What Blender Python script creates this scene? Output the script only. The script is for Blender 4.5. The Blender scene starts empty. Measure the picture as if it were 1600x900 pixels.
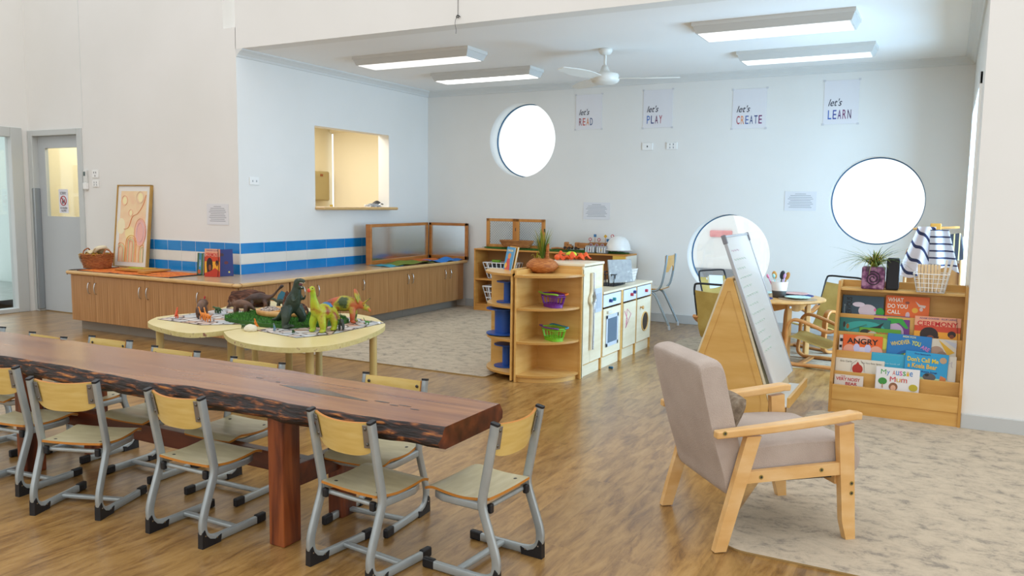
import bpy, bmesh, math, random
from mathutils import Matrix, Vector, Euler
random.seed(7)
S = bpy.context.scene
COL = S.collection
PI = math.pi
R = math.radians

# ---------------------------------------------------------------- camera
cam_d = bpy.data.cameras.new('camera')
cam = bpy.data.objects.new('camera', cam_d); COL.objects.link(cam)
yaw, pitch, roll = -0.49456, 0.104146, 0.012998
fw = Vector((math.sin(yaw)*math.cos(pitch), math.cos(yaw)*math.cos(pitch), -math.sin(pitch)))
rt = Vector((math.cos(yaw), -math.sin(yaw), 0)); upv = rt.cross(fw)
rr = rt*math.cos(roll)+upv*math.sin(roll); uu = -rt*math.sin(roll)+upv*math.cos(roll)
m = Matrix((rr, uu, -fw)).transposed().to_4x4(); m.translation = Vector((6.0386, -8.8351, 1.32))
cam.matrix_world = m
cam_d.sensor_width = 36; cam_d.lens = 1257.18/1600*36; cam_d.clip_end = 200; cam_d.clip_start = .05
S.camera = cam
S.view_settings.view_transform = 'Standard'; S.view_settings.look = 'None'
S.view_settings.gamma = 1; S.view_settings.use_curve_mapping = False
S.view_settings.exposure = 0.54

# ---------------------------------------------------------------- daylight
w = bpy.data.worlds.new('daylight'); S.world = w; w.use_nodes = True
nt = w.node_tree; bg = nt.nodes['Background']
bg.inputs[0].default_value = (0.955, 0.97, 0.985, 1); bg.inputs[1].default_value = 1.0
def area(name, loc, rot, sx, sy, power, col):
    l = bpy.data.lights.new(name, 'AREA'); l.shape = 'RECTANGLE'; l.size = sx; l.size_y = sy
    l.energy = power; l.color = col
    o = bpy.data.objects.new(name, l); o.location = loc; o.rotation_euler = rot; COL.objects.link(o); return o
# daylight through the glazed door in the right wall of the bay
area('door_daylight', (6.9, -1.85, 1.15), (0, R(90), 0), 2.0, 1.8, 170, (.46, .71, 1))

# ---------------------------------------------------------------- materials
def lin(c):
    c = c/255
    return c/12.92 if c <= .04045 else ((c+.055)/1.055)**2.4
def rgb(h):
    h = h.lstrip('#'); return tuple(lin(int(h[i:i+2], 16)) for i in (0, 2, 4))+(1,)
_mc = {}
def mc(h, rough=.55, metal=0, spec=.5, trans=0, emit=0):
    k = (h, rough, metal, spec, trans, emit)
    if k in _mc: return _mc[k]
    mt = bpy.data.materials.new('paint_'+h); mt.use_nodes = True
    b = mt.node_tree.nodes['Principled BSDF']
    b.inputs['Base Color'].default_value = rgb(h); b.inputs['Roughness'].default_value = rough
    b.inputs['Metallic'].default_value = metal; b.inputs['Specular IOR Level'].default_value = spec
    if trans: b.inputs['Transmission Weight'].default_value = trans; b.inputs['IOR'].default_value = 1.05
    if emit: b.inputs['Emission Color'].default_value = (1, .99, .96, 1); b.inputs['Emission Strength'].default_value = emit
    _mc[k] = mt; return mt
def noisy(name, stops, scale=(1, 1, 1), ns=5, detail=4, rough=.5, bump=0, coord='Object', bscale=None, dist=0, metal=0, spec=.5):
    mt = bpy.data.materials.new(name); mt.use_nodes = True; n = mt.node_tree.nodes; l = mt.node_tree.links
    b = n['Principled BSDF']; tc = n.new('ShaderNodeTexCoord'); mp = n.new('ShaderNodeMapping')
    mp.inputs['Scale'].default_value = scale
    no = n.new('ShaderNodeTexNoise'); no.inputs['Scale'].default_value = ns; no.inputs['Detail'].default_value = detail
    no.inputs['Distortion'].default_value = dist
    cr = n.new('ShaderNodeValToRGB'); e = cr.color_ramp.elements
    e[0].position = stops[0][0]; e[0].color = rgb(stops[0][1]); e[1].position = stops[-1][0]; e[1].color = rgb(stops[-1][1])
    for p, c in stops[1:-1]:
        q = e.new(p); q.color = rgb(c)
    l.new(tc.outputs[coord], mp.inputs[0]); l.new(mp.outputs[0], no.inputs[0]); l.new(no.outputs[0], cr.inputs[0])
    l.new(cr.outputs[0], b.inputs['Base Color']); b.inputs['Roughness'].default_value = rough
    b.inputs['Metallic'].default_value = metal; b.inputs['Specular IOR Level'].default_value = spec
    if bump:
        bp = n.new('ShaderNodeBump'); bp.inputs['Strength'].default_value = bump; bp.inputs['Distance'].default_value = .01
        src = no
        if bscale:
            src = n.new('ShaderNodeTexNoise'); src.inputs['Scale'].default_value = bscale; src.inputs['Detail'].default_value = 3
            l.new(tc.outputs[coord], src.inputs[0])
        l.new(src.outputs[0], bp.inputs['Height']); l.new(bp.outputs[0], b.inputs['Normal'])
    return mt
WALL = noisy('wall_paint', [(.3, 'E4E3DE'), (.7, 'E9E8E4')], ns=1.2, rough=.6, bump=.03, bscale=60)
CEIL = noisy('ceiling_paint', [(.3, 'F0F0EE'), (.7, 'F3F3F1')], ns=1, rough=.8)
TRIM = mc('DADCDA', .4)
GREYP = mc('B9BEC0', .35)
SKIRT = mc('BFC2C1', .4)
PLY = noisy('birch_ply', [(.25, 'C8954A'), (.5, 'D3A45A'), (.75, 'DCB26C')], (1, 1, 7), 3, 5, .38)
PLYH = noisy('birch_ply_flat', [(.25, 'CE9E54'), (.5, 'D8AD66'), (.75, 'E0BA78')], (1, 6, 1), 3, 5, .3)
EDGE = mc('C08E45', .45)
BEECH = noisy('beech', [(.25, 'C08A48'), (.5, 'CF9C5A'), (.75, 'D9AC6C')], (6, 6, 1), 3, 5, .4)
PINE = noisy('pale_pine', [(.25, 'CFA667'), (.5, 'DCBA7E'), (.8, 'E5C98F')], (2, 8, 2), 4, 5, .4)
OAKR = noisy('orange_oak', [(.25, 'B4732F'), (.5, 'C4843C'), (.75, 'D0954C')], (5, 5, 1), 3, 4, .42)
SHELFW = noisy('shelf_wood', [(.25, 'B97C34'), (.5, 'C98C42'), (.75, 'D39A50')], (1, 1, 6), 3, 4, .42)
MAPLE = noisy('cream_maple', [(.25, 'DCCFAE'), (.5, 'E6DBBE'), (.75, 'ECE3C9')], (1, 1, 8), 3, 5, .35)
SEATP = noisy('seat_ply', [(.25, 'BDB28A'), (.5, 'C8BE97'), (.75, 'D3CAA6')], (2, 9, 2), 4, 6, .32)
BACKP = noisy('back_ply', [(.25, 'CFAE5C'), (.5, 'D9BA6C'), (.75, 'E0C67E')], (2, 2, 12), 4, 5, .35)
ORG_EDGE = mc('BD7A28', .5)
STEEL = noisy('grey_steel_paint', [(.3, '9FA8AA'), (.7, 'B3BBBC')], ns=9, rough=.3, metal=.35)
CHROME = mc('C9C9C6', .2, 1)
BLACKP = mc('15171C', .45)
DARK = mc('2A2A2C', .5)
WHITE = mc('EFEFEC', .4)
PAPER = mc('EEEEEE', .7)
ZEB = noisy('zebrano_laminate', [(.3, '93663A'), (.45, 'A67746'), (.55, 'B68654'), (.7, 'C19462')], (55, 55, .8), 2.2, 4, .4)
LAMTOP = noisy('counter_laminate', [(.3, 'C8AA82'), (.7, 'CBAE87')], (2, 2, 2), 12, 3, .2)
LAMEDGE = noisy('counter_edge_wood', [(.3, 'C79D62'), (.7, 'D6B078')], (2, 2, 20), 5, 3, .3)
BLUET = noisy('blue_tile', [(.3, '1B7CC2'), (.7, '2489CE')], ns=4, rough=.12)
WHT = noisy('white_tile', [(.3, 'DDD9CF'), (.7, 'E5E2DA')], ns=4, rough=.15)
FABRIC = noisy('grey_linen', [(.3, 'B2A398'), (.7, 'BFB1A6')], (3, 3, 3), 3, 8, .9, .4, bscale=260)
TURF = noisy('turf', [(.3, '1E4A14'), (.5, '33701F'), (.7, '4E8F2C')], ns=60, rough=.8, bump=.9)
WICKER = noisy('wicker', [(.3, '8A5528'), (.5, 'A86D36'), (.7, 'C08748')], (1, 1, 9), 20, 3, .6, .7)
KHAKI = noisy('khaki_canvas', [(.3, 'A88E48'), (.5, 'B69C54'), (.7, 'C0A862')], ns=6, rough=.8, bump=.2, bscale=120)
GLASS = bpy.data.materials.new('clear_glass'); GLASS.use_nodes = True
_n = GLASS.node_tree.nodes; _l = GLASS.node_tree.links
_n.remove(_n['Principled BSDF']); _t = _n.new('ShaderNodeBsdfTransparent'); _g = _n.new('ShaderNodeBsdfGlossy'); _mx = _n.new('ShaderNodeMixShader')
_g.inputs[1].default_value = .03; _mx.inputs[0].default_value = .08; _t.inputs[0].default_value = (.95, .98, .98, 1)
_l.new(_t.outputs[0], _mx.inputs[1]); _l.new(_g.outputs[0], _mx.inputs[2]); _l.new(_mx.outputs[0], _n['Material Output'].inputs[0])

def plank_floor():
    mt = bpy.data.materials.new('vinyl_plank_floor'); mt.use_nodes = True; n = mt.node_tree.nodes; l = mt.node_tree.links
    b = n['Principled BSDF']; tc = n.new('ShaderNodeTexCoord'); sp = n.new('ShaderNodeSeparateXYZ'); cb = n.new('ShaderNodeCombineXYZ')
    l.new(tc.outputs['Object'], sp.inputs[0]); l.new(sp.outputs[1], cb.inputs[0]); l.new(sp.outputs[0], cb.inputs[1])
    br = n.new('ShaderNodeTexBrick'); br.inputs['Scale'].default_value = 1; br.inputs['Brick Width'].default_value = 1.22
    br.inputs['Row Height'].default_value = .152; br.inputs['Mortar Size'].default_value = .0012; br.inputs['Mortar Smooth'].default_value = .3
    br.inputs['Color1'].default_value = (0, 0, 0, 1); br.inputs['Color2'].default_value = (1, 1, 1, 1); br.inputs['Mortar'].default_value = (.3, .3, .3, 1)
    br.offset = .37
    l.new(cb.outputs[0], br.inputs[0])
    mp = n.new('ShaderNodeMapping'); mp.inputs['Scale'].default_value = (12, 2.4, 1); l.new(tc.outputs['Object'], mp.inputs[0])
    ad = n.new('ShaderNodeVectorMath'); ad.operation = 'MULTIPLY_ADD'; ad.inputs[1].default_value = (7, 7, 7)
    l.new(br.outputs[0], ad.inputs[0]); l.new(mp.outputs[0], ad.inputs[2])
    no = n.new('ShaderNodeTexNoise'); no.inputs['Scale'].default_value = 1.7; no.inputs['Detail'].default_value = 10; no.inputs['Roughness'].default_value = .72; no.inputs['Distortion'].default_value = .5
    l.new(ad.outputs[0], no.inputs[0])
    cr = n.new('ShaderNodeValToRGB'); e = cr.color_ramp.elements
    e[0].position = .31; e[0].color = rgb('6C4C26'); e[1].position = .75; e[1].color = rgb('C39D64')
    q = e.new(.42); q.color = rgb('926B38'); q = e.new(.54); q.color = rgb('AE864C')
    l.new(no.outputs[0], cr.inputs[0])
    mx = n.new('ShaderNodeMixRGB'); mx.blend_type = 'MULTIPLY'; mx.inputs[0].default_value = .22
    l.new(cr.outputs[0], mx.inputs[1]); l.new(br.outputs[0], mx.inputs[2])
    l.new(mx.outputs[0], b.inputs['Base Color']); b.inputs['Roughness'].default_value = .3; b.inputs['Specular IOR Level'].default_value = .7; b.inputs['Coat Weight'].default_value = .35; b.inputs['Coat Roughness'].default_value = .22
    return mt
FLOOR = plank_floor()
def rug_mat():
    mt = bpy.data.materials.new('distressed_rug'); mt.use_nodes = True; n = mt.node_tree.nodes; l = mt.node_tree.links
    b = n['Principled BSDF']; tc = n.new('ShaderNodeTexCoord')
    a = n.new('ShaderNodeTexNoise'); a.inputs['Scale'].default_value = 6; a.inputs['Detail'].default_value = 10; a.inputs['Roughness'].default_value = .78; a.inputs['Distortion'].default_value = .3
    mp = n.new('ShaderNodeMapping'); mp.inputs['Scale'].default_value = (1.5, 2.0, 1); l.new(tc.outputs['Object'], mp.inputs[0]); l.new(mp.outputs[0], a.inputs[0])
    cr = n.new('ShaderNodeValToRGB'); e = cr.color_ramp.elements
    e[0].position = .42; e[0].color = rgb('C6B8A2'); e[1].position = .63; e[1].color = rgb('928A7E'); q = e.new(.53); q.color = rgb('B9AC98')
    l.new(a.outputs[0], cr.inputs[0]); l.new(cr.outputs[0], b.inputs['Base Color']); b.inputs['Roughness'].default_value = .95; b.inputs['Specular IOR Level'].default_value = .1
    f = n.new('ShaderNodeTexNoise'); f.inputs['Scale'].default_value = 220; l.new(tc.outputs['Object'], f.inputs[0])
    bp = n.new('ShaderNodeBump'); bp.inputs['Strength'].default_value = .5; bp.inputs['Distance'].default_value = .004; l.new(f.outputs[0], bp.inputs['Height']); l.new(bp.outputs[0], b.inputs['Normal'])
    return mt
RUG = rug_mat()
REDWOOD = noisy('red_hardwood', [(.30, '3A170A'), (.46, '622C13'), (.55, '7E3D1A'), (.70, '9A5226')], (10, 10, 1.1), 2.2, 6, .28, dist=.4)
REDWOODX = noisy('red_hardwood_rail', [(.25, '35150A'), (.45, '552413'), (.6, '6E3318'), (.8, '864422')], (.9, 7, 7), 2.2, 6, .3, dist=.4)
def slab_mat():
    mt = noisy('slab_top', [(.25, '70442E'), (.42, '8A5A3E'), (.58, '9A6843'), (.78, 'AC7A50')], (.6, 7, 2), 2.2, 7, .2, dist=.5)
    return mt
SLAB = slab_mat()
BARK = noisy('burnt_bark_edge', [(.42, '150A05'), (.53, '2E160A'), (.62, '74401C'), (.72, 'B8742E')], (4, 20, 30), 2.8, 9, .5, .8)

# ---------------------------------------------------------------- mesh building
class M:
    def __init__(s): s.v = []; s.f = []; s.mi = []; s.sm = []; s.mats = []; s.T = Matrix.Identity(4)
    def mat(s, m_):
        if m_ not in s.mats: s.mats.append(m_)
        return s.mats.index(m_)
    def add(s, vs, fs, m_, smooth=False):
        o = len(s.v); i = s.mat(m_)
        s.v += [tuple(s.T @ Vector(p)) for p in vs]
        for f in fs: s.f.append([o+k for k in f]); s.mi.append(i); s.sm.append(smooth)
        return s
    def frombm(s, bm, m_, smooth=False):
        bm.verts.index_update()
        s.add([v.co.copy() for v in bm.verts], [[v.index for v in f.verts] for f in bm.faces], m_, smooth); bm.free(); return s
    def box(s, a, b, m_, bev=0, seg=2, rot=None, smooth=False):
        c = [(a[i]+b[i])/2 for i in range(3)]; d = [abs(b[i]-a[i]) for i in range(3)]
        bm = bmesh.new(); bmesh.ops.create_cube(bm, size=1); bmesh.ops.scale(bm, vec=d, verts=bm.verts)
        if bev: bmesh.ops.bevel(bm, geom=bm.edges[:], offset=min(bev, min(d)*.49), segments=seg, affect='EDGES', profile=.5)
        if rot: bmesh.ops.rotate(bm, cent=(0, 0, 0), matrix=Euler(rot).to_matrix(), verts=bm.verts)
        bmesh.ops.translate(bm, vec=c, verts=bm.verts)
        return s.frombm(bm, m_, smooth)
    def tube(s, pts, r, m_, seg=10, closed=False, flat=None, caps=True, up=None):
        # r: number, list, or (ra, rb) with flat; ra along 'side', rb along 'normal'
        P = [Vector(p) for p in pts]; n = len(P); vs = []; fs = []
        prevs = Vector(up) if up else None
        for i in range(n):
            if closed: t = (P[(i+1) % n]-P[i-1])
            else: t = P[min(i+1, n-1)]-P[max(i-1, 0)]
            t.normalize()
            if prevs is None:
                a = Vector((0, 0, 1)) if abs(t.z) < .9 else Vector((1, 0, 0))
                prevs = t.cross(a).normalized()
            side = prevs if up else (prevs-t*prevs.dot(t))
            side = (side-t*side.dot(t)).normalized(); nrm = t.cross(side)
            if not up: prevs = side
            ri = r[i] if isinstance(r, list) else r
            ra, rb = (ri, ri) if not isinstance(ri, tuple) else ri
            for k in range(seg):
                an = 2*PI*k/seg
                if flat:
                    ca, sa = math.cos(an), math.sin(an)
                    ca = math.copysign(abs(ca)**.35, ca); sa = math.copysign(abs(sa)**.35, sa)
                else: ca, sa = math.cos(an), math.sin(an)
                vs.append(P[i]+side*ra*ca+nrm*rb*sa)
        rng = n if closed else n-1
        for i in range(rng):
            for k in range(seg):
                a = i*seg+k; b = i*seg+(k+1) % seg; c = ((i+1) % n)*seg+(k+1) % seg; d = ((i+1) % n)*seg+k
                fs.append([a, b, c, d])
        s.add(vs, fs, m_, True)
        if not closed and caps:
            s.add(vs[:seg], [list(range(seg))[::-1]], m_); s.add(vs[-seg:], [list(range(seg))], m_)
        return s
    def cyl(s, p0, p1, r0, m_, r1=None, seg=20):
        r1 = r0 if r1 is None else r1
        return s.tube([p0, p1], [r0, r1], m_, seg)
    def lathe(s, prof, m_, seg=28, c=(0, 0, 0), sx=1, sy=1):
        vs = []; fs = []
        for r, z in prof:
            for k in range(seg):
                a = 2*PI*k/seg; vs.append((c[0]+r*sx*math.cos(a), c[1]+r*sy*math.sin(a), c[2]+z))
        for i in range(len(prof)-1):
            for k in range(seg):
                a = i*seg+k; b = i*seg+(k+1) % seg; fs.append([a, b, b+seg, a+seg])
        s.add(vs, fs, m_, True)
        if prof[0][0] > 1e-4: s.add(vs[:seg], [list(range(seg))[::-1]], m_)
        if prof[-1][0] > 1e-4: s.add(vs[-seg:], [list(range(seg))], m_)
        return s
    def prism(s, poly, h0, h1, m_, ax='z', side=None):
        def P(a, b, h): return {'z': (a, b, h), 'y': (a, h, b), 'x': (h, a, b)}[ax]
        n = len(poly); vs = [P(a, b, h0) for a, b in poly]+[P(a, b, h1) for a, b in poly]
        s.add(vs, [list(range(n))[::-1], list(range(n, 2*n))], m_)
        s.add(vs, [[i, (i+1) % n, n+(i+1) % n, n+i] for i in range(n)], side or m_)
        return s
    def ell(s, c, r, m_, rot=None, seg=16):
        bm = bmesh.new(); bmesh.ops.create_uvsphere(bm, u_segments=seg, v_segments=max(6, seg//2), radius=1)
        bmesh.ops.scale(bm, vec=r if hasattr(r, '__len__') else (r, r, r), verts=bm.verts)
        if rot: bmesh.ops.rotate(bm, cent=(0, 0, 0), matrix=Euler(rot).to_matrix(), verts=bm.verts)
        bmesh.ops.translate(bm, vec=c, verts=bm.verts)
        return s.frombm(bm, m_, True)
    def sheet(s, fn, nu, nv, th, m_, edge=None):
        # closed solid: fn(u,v) -> point; offset th along the local normal
        g = [[Vector(fn(i/nu, j/nv)) for j in range(nv+1)] for i in range(nu+1)]
        vs = []; 
        for i in range(nu+1):
            for j in range(nv+1):
                a = g[min(i+1, nu)][j]-g[max(i-1, 0)][j]; b = g[i][min(j+1, nv)]-g[i][max(j-1, 0)]
                n_ = a.cross(b); n_ = n_.normalized() if n_.length > 1e-12 else Vector((0, 0, 1))
                vs.append((g[i][j], g[i][j]-n_*th))
        N = (nu+1)*(nv+1); V = [a for a, b in vs]+[b for a, b in vs]; idx = lambda i, j: i*(nv+1)+j
        f1 = []; f2 = []; f3 = []
        for i in range(nu):
            for j in range(nv):
                f1.append([idx(i, j), idx(i+1, j), idx(i+1, j+1), idx(i, j+1)])
                f2.append([N+idx(i, j), N+idx(i, j+1), N+idx(i+1, j+1), N+idx(i+1, j)])
        for i in range(nu):
            f3.append([idx(i, 0), N+idx(i, 0), N+idx(i+1, 0), idx(i+1, 0)]); f3.append([idx(i, nv), idx(i+1, nv), N+idx(i+1, nv), N+idx(i, nv)])
        for j in range(nv):
            f3.append([idx(0, j), idx(0, j+1), N+idx(0, j+1), N+idx(0, j)]); f3.append([idx(nu, j), N+idx(nu, j), N+idx(nu, j+1), idx(nu, j+1)])
        s.add(V, f1+f2, m_, True); s.add(V, f3, edge or m_); return s
    def text(s, body, w_, h_, m_, o, x=(1, 0, 0), y=(0, 0, 1), depth=.0004, shear=0, bold=.005):
        # text centred at o, inside w_ x h_ (h_ None keeps the aspect)
        cu = bpy.data.curves.new('lettering', 'FONT'); cu.body = body; cu.size = 1; cu.shear = shear; cu.resolution_u = 3; cu.offset = bold
        ob = bpy.data.objects.new('lettering', cu); COL.objects.link(ob)
        dg = bpy.context.evaluated_depsgraph_get(); me = bpy.data.meshes.new_from_object(ob.evaluated_get(dg))
        vs = [v.co.copy() for v in me.vertices]; fs = [list(p.vertices) for p in me.polygons]
        bpy.data.objects.remove(ob); bpy.data.meshes.remove(me); bpy.data.curves.remove(cu)
        if not vs: return s
        x0 = min(v.x for v in vs); x1 = max(v.x for v in vs); y0 = min(v.y for v in vs); y1 = max(v.y for v in vs)
        kx = w_/(x1-x0); ky = (h_/(y1-y0)) if h_ else kx
        X = Vector(x).normalized(); Y = Vector(y).normalized(); Z = X.cross(Y); O = Vector(o)
        s.add([O+X*((v.x-(x0+x1)/2)*kx)+Y*((v.y-(y0+y1)/2)*ky)+Z*depth for v in vs], fs, m_); return s
    def mesh(s, name):
        me = bpy.data.meshes.new(name); me.from_pydata(s.v, [], s.f)
        for m_ in s.mats: me.materials.append(m_)
        me.polygons.foreach_set('material_index', s.mi); me.polygons.foreach_set('use_smooth', s.sm)
        me.validate(); me.update(); return me
    def build(s, name, parent=None, label=None, cat=None, group=None, kind=None, loc=None, rotz=0, rot=None, recalc=False):
        me = s.mesh(name)
        if recalc:
            bm = bmesh.new(); bm.from_mesh(me); bmesh.ops.recalc_face_normals(bm, faces=bm.faces); bm.to_mesh(me); bm.free()
        o = bpy.data.objects.new(name, me); COL.objects.link(o)
        if parent: o.parent = parent
        if loc: o.location = loc
        if rot: o.rotation_euler = rot
        elif rotz: o.rotation_euler = (0, 0, rotz)
        tag(o, label, cat, group, kind); return o
def tag(o, label=None, cat=None, group=None, kind=None):
    if label: o['label'] = label
    if cat: o['category'] = cat
    if group: o['group'] = group
    if kind: o['kind'] = kind
def thing(name, label, cat, loc, rotz=0, group=None, rot=None):
    o = bpy.data.objects.new(name, None); COL.objects.link(o); o.location = loc; o.rotation_euler = rot or (0, 0, rotz)
    o.empty_display_size = .05; tag(o, label, cat, group); return o
def dup(root, loc, rotz, label, parent=None):
    c = root.copy(); COL.objects.link(c)
    if parent: c.parent = parent
    else:
        c.location = loc; c.rotation_euler = (0, 0, rotz); c['label'] = label
    for ch in [o for o in root.children]: dup(ch, None, None, None, c)
    return c
def arc(cx, cy, r, a0, a1, n):
    return [(cx+r*math.cos(R(a0+(a1-a0)*i/n)), cy+r*math.sin(R(a0+(a1-a0)*i/n))) for i in range(n+1)]
def rrect(x0, y0, x1, y1, r, n=5):
    return arc(x1-r, y0+r, r, -90, 0, n)+arc(x1-r, y1-r, r, 0, 90, n)+arc(x0+r, y1-r, r, 90, 180, n)+arc(x0+r, y0+r, r, 180, 270, n)
def smoothpath(pts, n=6):
    P = [Vector(p) for p in pts]; out = []
    for i in range(len(P)-1):
        p0 = P[max(i-1, 0)]; p1 = P[i]; p2 = P[i+1]; p3 = P[min(i+2, len(P)-1)]
        for k in range(n):
            t = k/n
            out.append(.5*((2*p1)+(p2-p0)*t+(2*p0-5*p1+4*p2-p3)*t*t+(3*p1-p0-3*p2+p3)*t**3))
    out.append(P[-1]); return out
def boolcut(o, cutters):
    for c in cutters:
        md = o.modifiers.new('b', 'BOOLEAN'); md.object = c; md.operation = 'DIFFERENCE'; md.solver = 'EXACT'
    dg = bpy.context.evaluated_depsgraph_get(); dg.update()
    me = bpy.data.meshes.new_from_object(o.evaluated_get(dg)); o.modifiers.clear(); o.data = me
    for c in cutters: bpy.data.objects.remove(c)
def organic(mm, voxel, smooth=4):
    """melt overlapping tapered shapes into one continuous skin"""
    o = bpy.data.objects.new('tmp', mm.mesh('tmp')); COL.objects.link(o)
    r = o.modifiers.new('r', 'REMESH'); r.mode = 'VOXEL'; r.voxel_size = voxel; r.use_smooth_shade = True
    q = o.modifiers.new('s', 'SMOOTH'); q.iterations = smooth; q.factor = .5
    dg = bpy.context.evaluated_depsgraph_get(); me = bpy.data.meshes.new_from_object(o.evaluated_get(dg))
    bpy.data.objects.remove(o)
    for p in me.polygons: p.use_smooth = True
    return me
# ================================================================ the setting
L = 3.214; W = 6.175; HC = 2.747; XL = -3.356; HM = 4.3
def struct(mm, name, **k): return mm.build(name, kind='structure', **k)
struct(M().box((-4.6, -13, -.1), (9.4, .2, 0), FLOOR), 'floor')
mm = M(); mm.box((-4.6, -13, 0), (9.4, -12.88, 1.1), WALL); mm.box((-4.6, -13, 3.2), (9.4, -12.88, HM), WALL)
for x_ in (-4.6, -1.9, .8, 3.5, 6.2, 8.9): mm.box((x_, -13, 1.1), (x_+.5, -12.88, 3.2), WALL)
struct(mm, 'wall_rear_added')  # unseen wall behind the camera, added to cut horizon light into the bay
# back wall of the bay with three round window openings
wb = struct(M().box((-.2, 0, 0), (W+.2, .24, HC+.2), WALL), 'wall_back')
WIN = [(1.385, 2.10, .452), (3.94, .79, .448), (5.39, 1.395, .443)]
cuts = []
for x, z, r in WIN:
    c = M().cyl((x, -.1, z), (x, .4, z), r, WALL, seg=72).build('cut'); cuts.append(c)
boolcut(wb, cuts)
TEAL = mc('1F5F88', .4)
for i, (x, z, r) in enumerate(WIN):
    mm = M()
    ring = [(x+(r-.003)*math.cos(2*PI*k/72), .195, z+(r-.003)*math.sin(2*PI*k/72)) for k in range(72)]
    mm.tube(ring, (.010, .009), TEAL, 8, closed=True, up=(0, 1, 0))
    f = struct(mm, 'window_%d' % (i+1))
    p = M(); p.prism([(x+(r-.005)*math.cos(2*PI*k/64), z+(r-.005)*math.sin(2*PI*k/64)) for k in range(64)], .196, .202, GLASS, 'y')
    p.build('pane', f)
# servery wall with the hatch
ws = struct(M().box((-.16, -L, 0), (0, 0, HC+.2), WALL), 'wall_servery')
boolcut(ws, [M().box((-.4, -2.145, 1.262), (.2, -.838, 2.128), WALL).build('cut')])
# left wall (door wall): solid right of the door, lintel above it
mm = M(); mm.box((-2.45, -L, 0), (-.16, -L+.16, HM), WALL); mm.box((XL, -L, 2.06), (-2.45, -L+.16, HM), WALL)
mm.box((-2.352, -L-.003, 2.085), (-2.347, -L, HM), TRIM)
struct(mm, 'wall_left')
# entry wall, perpendicular, with a glazed door
mm = M(); mm.box((XL-.16, -3.36, 0), (XL, -L+.16, HM), WALL); mm.box((XL-.16, -6.6, 2.08), (XL, -3.36, HM), WALL)
mm.box((XL-.16, -12.9, 0), (XL, -4.5, HM), WALL)
struct(mm, 'wall_entry')
# right wall of the bay with a glazed opening, and the wing wall facing the room
mm = M(); mm.box((W, -L, 0), (W+.14, -2.75, HC+.2), WALL); mm.box((W, -.95, 0), (W+.14, .2, HC+.2), WALL)
mm.box((W, -2.75, 2.15), (W+.14, -.95, HC+.2), WALL)
struct(mm, 'wall_right')
struct(M().box((W, -L-.12, 0), (9.4, -L, HM), WALL), 'wall_wing')
mm = M(); mm.box((6.55, -L-.14, 1.13), (6.575, -L-.12, 2.62), SKIRT, .003); mm.box((6.575, -L-.135, 1.14), (7.8, -L-.12, 2.61), WHITE); mm.build('whiteboard', label='large white wall board cut off by the right edge of the photo', cat='board')
struct(M().box((-.005, -L-.12+.12, HC), (W, -L+.16, HM), WALL), 'wall_header')
struct(M().box((-.1, -L+.16, HC), (W+.14, .1, HC+.12), CEIL), 'ceiling')
# cornice in the bay
def cornice(p0, p1, d):
    a = Vector(p0); b = Vector(p1); d = Vector(d); prof = [(0, 0), (.085, 0), (.08, -.012), (.045, -.03), (.02, -.052), (.012, -.07), (0, -.072)]
    vs = [a+d*u+Vector((0, 0, z)) for u, z in prof]+[b+d*u+Vector((0, 0, z)) for u, z in prof]; n = len(prof)
    m_ = M(); m_.add(vs, [[i, (i+1) % n, n+(i+1) % n, n+i] for i in range(n)]+[list(range(n)), list(range(n, 2*n))], TRIM); return m_
for i, (a, b, d) in enumerate([((0, -L+.0, HC), (0, 0, HC), (1, 0, 0)), ((0, 0, HC), (W, 0, HC), (0, -1, 0)), ((W, -L, HC), (W, 0, HC), (-1, 0, 0))]):
    struct(cornice(a, b, d), 'trim_%d' % (i+2), recalc=True)
# skirting
struct(M().box((.6, -.015, 0), (W, 0, .10), SKIRT, .004), 'baseboard_back')
struct(M().box((W, -L-.137, 0), (9.4, -L-.12, .095), SKIRT, .004), 'baseboard_right')
struct(M().box((-2.37, -L-.012, 0), (-1.68, -L, .03), WALL, .003), 'baseboard_left')
# tile band above the counters: two blue rows round one white row
mm = M(); zt = [.595, .698, .801, .905]
for r in range(3):
    z0, z1 = zt[r]+.0015, zt[r+1]-.0015; mt = WHT if r == 1 else BLUET
    x = 0.0
    while x > -1.75: mm.box((x-.205+.003 if x-.205 > -1.75 else -1.75, -L-.008, z0), (x-.001, -L, z1), mt, .0015, 1); x -= .207
    y = -L
    while y < -.01: mm.box((0, y+.002, z0), (.008, min(y+.305, -.01), z1), mt, .0015, 1); y += .307
mm.box((-1.76, -L-.005, .595), (.005, -L, .907), TRIM); mm.box((0, -L, .595), (.005, -.01, .907), TRIM)
struct(mm, 'trim_5')
# servery shelf through the hatch, and the little kitchen behind
mm = M(); mm.box((-.2, -2.15, 1.228), (.13, -.82, 1.262), LAMEDGE, .014, 3); struct(mm, 'trim_6')
KW = noisy('kitchen_wall', [(.3, 'E2D6B2'), (.7, 'E7DCBC')], ns=1, rough=.7)
mm = M(); mm.box((-1.74, -L+.2, 0), (-1.62, .0, 2.9), KW); struct(mm, 'wall_kitchen_far')
mm = M(); mm.box((-1.62, .0, 0), (-.16, .12, 1.0), KW); mm.box((-1.62, .0, 2.26), (-.16, .12, 2.9), KW); mm.box((-.3, .0, 1.0), (-.16, .12, 2.26), KW); mm.box((-1.74, -L+.16, 0), (-.16, -L+.2, 2.9), KW); struct(mm, 'wall_kitchen_side')
struct(M().box((-1.74, -L+.16, 2.42), (-.16, .12, 2.46), mc('D9CDAA', .8)), 'ceiling_kitchen')
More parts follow.
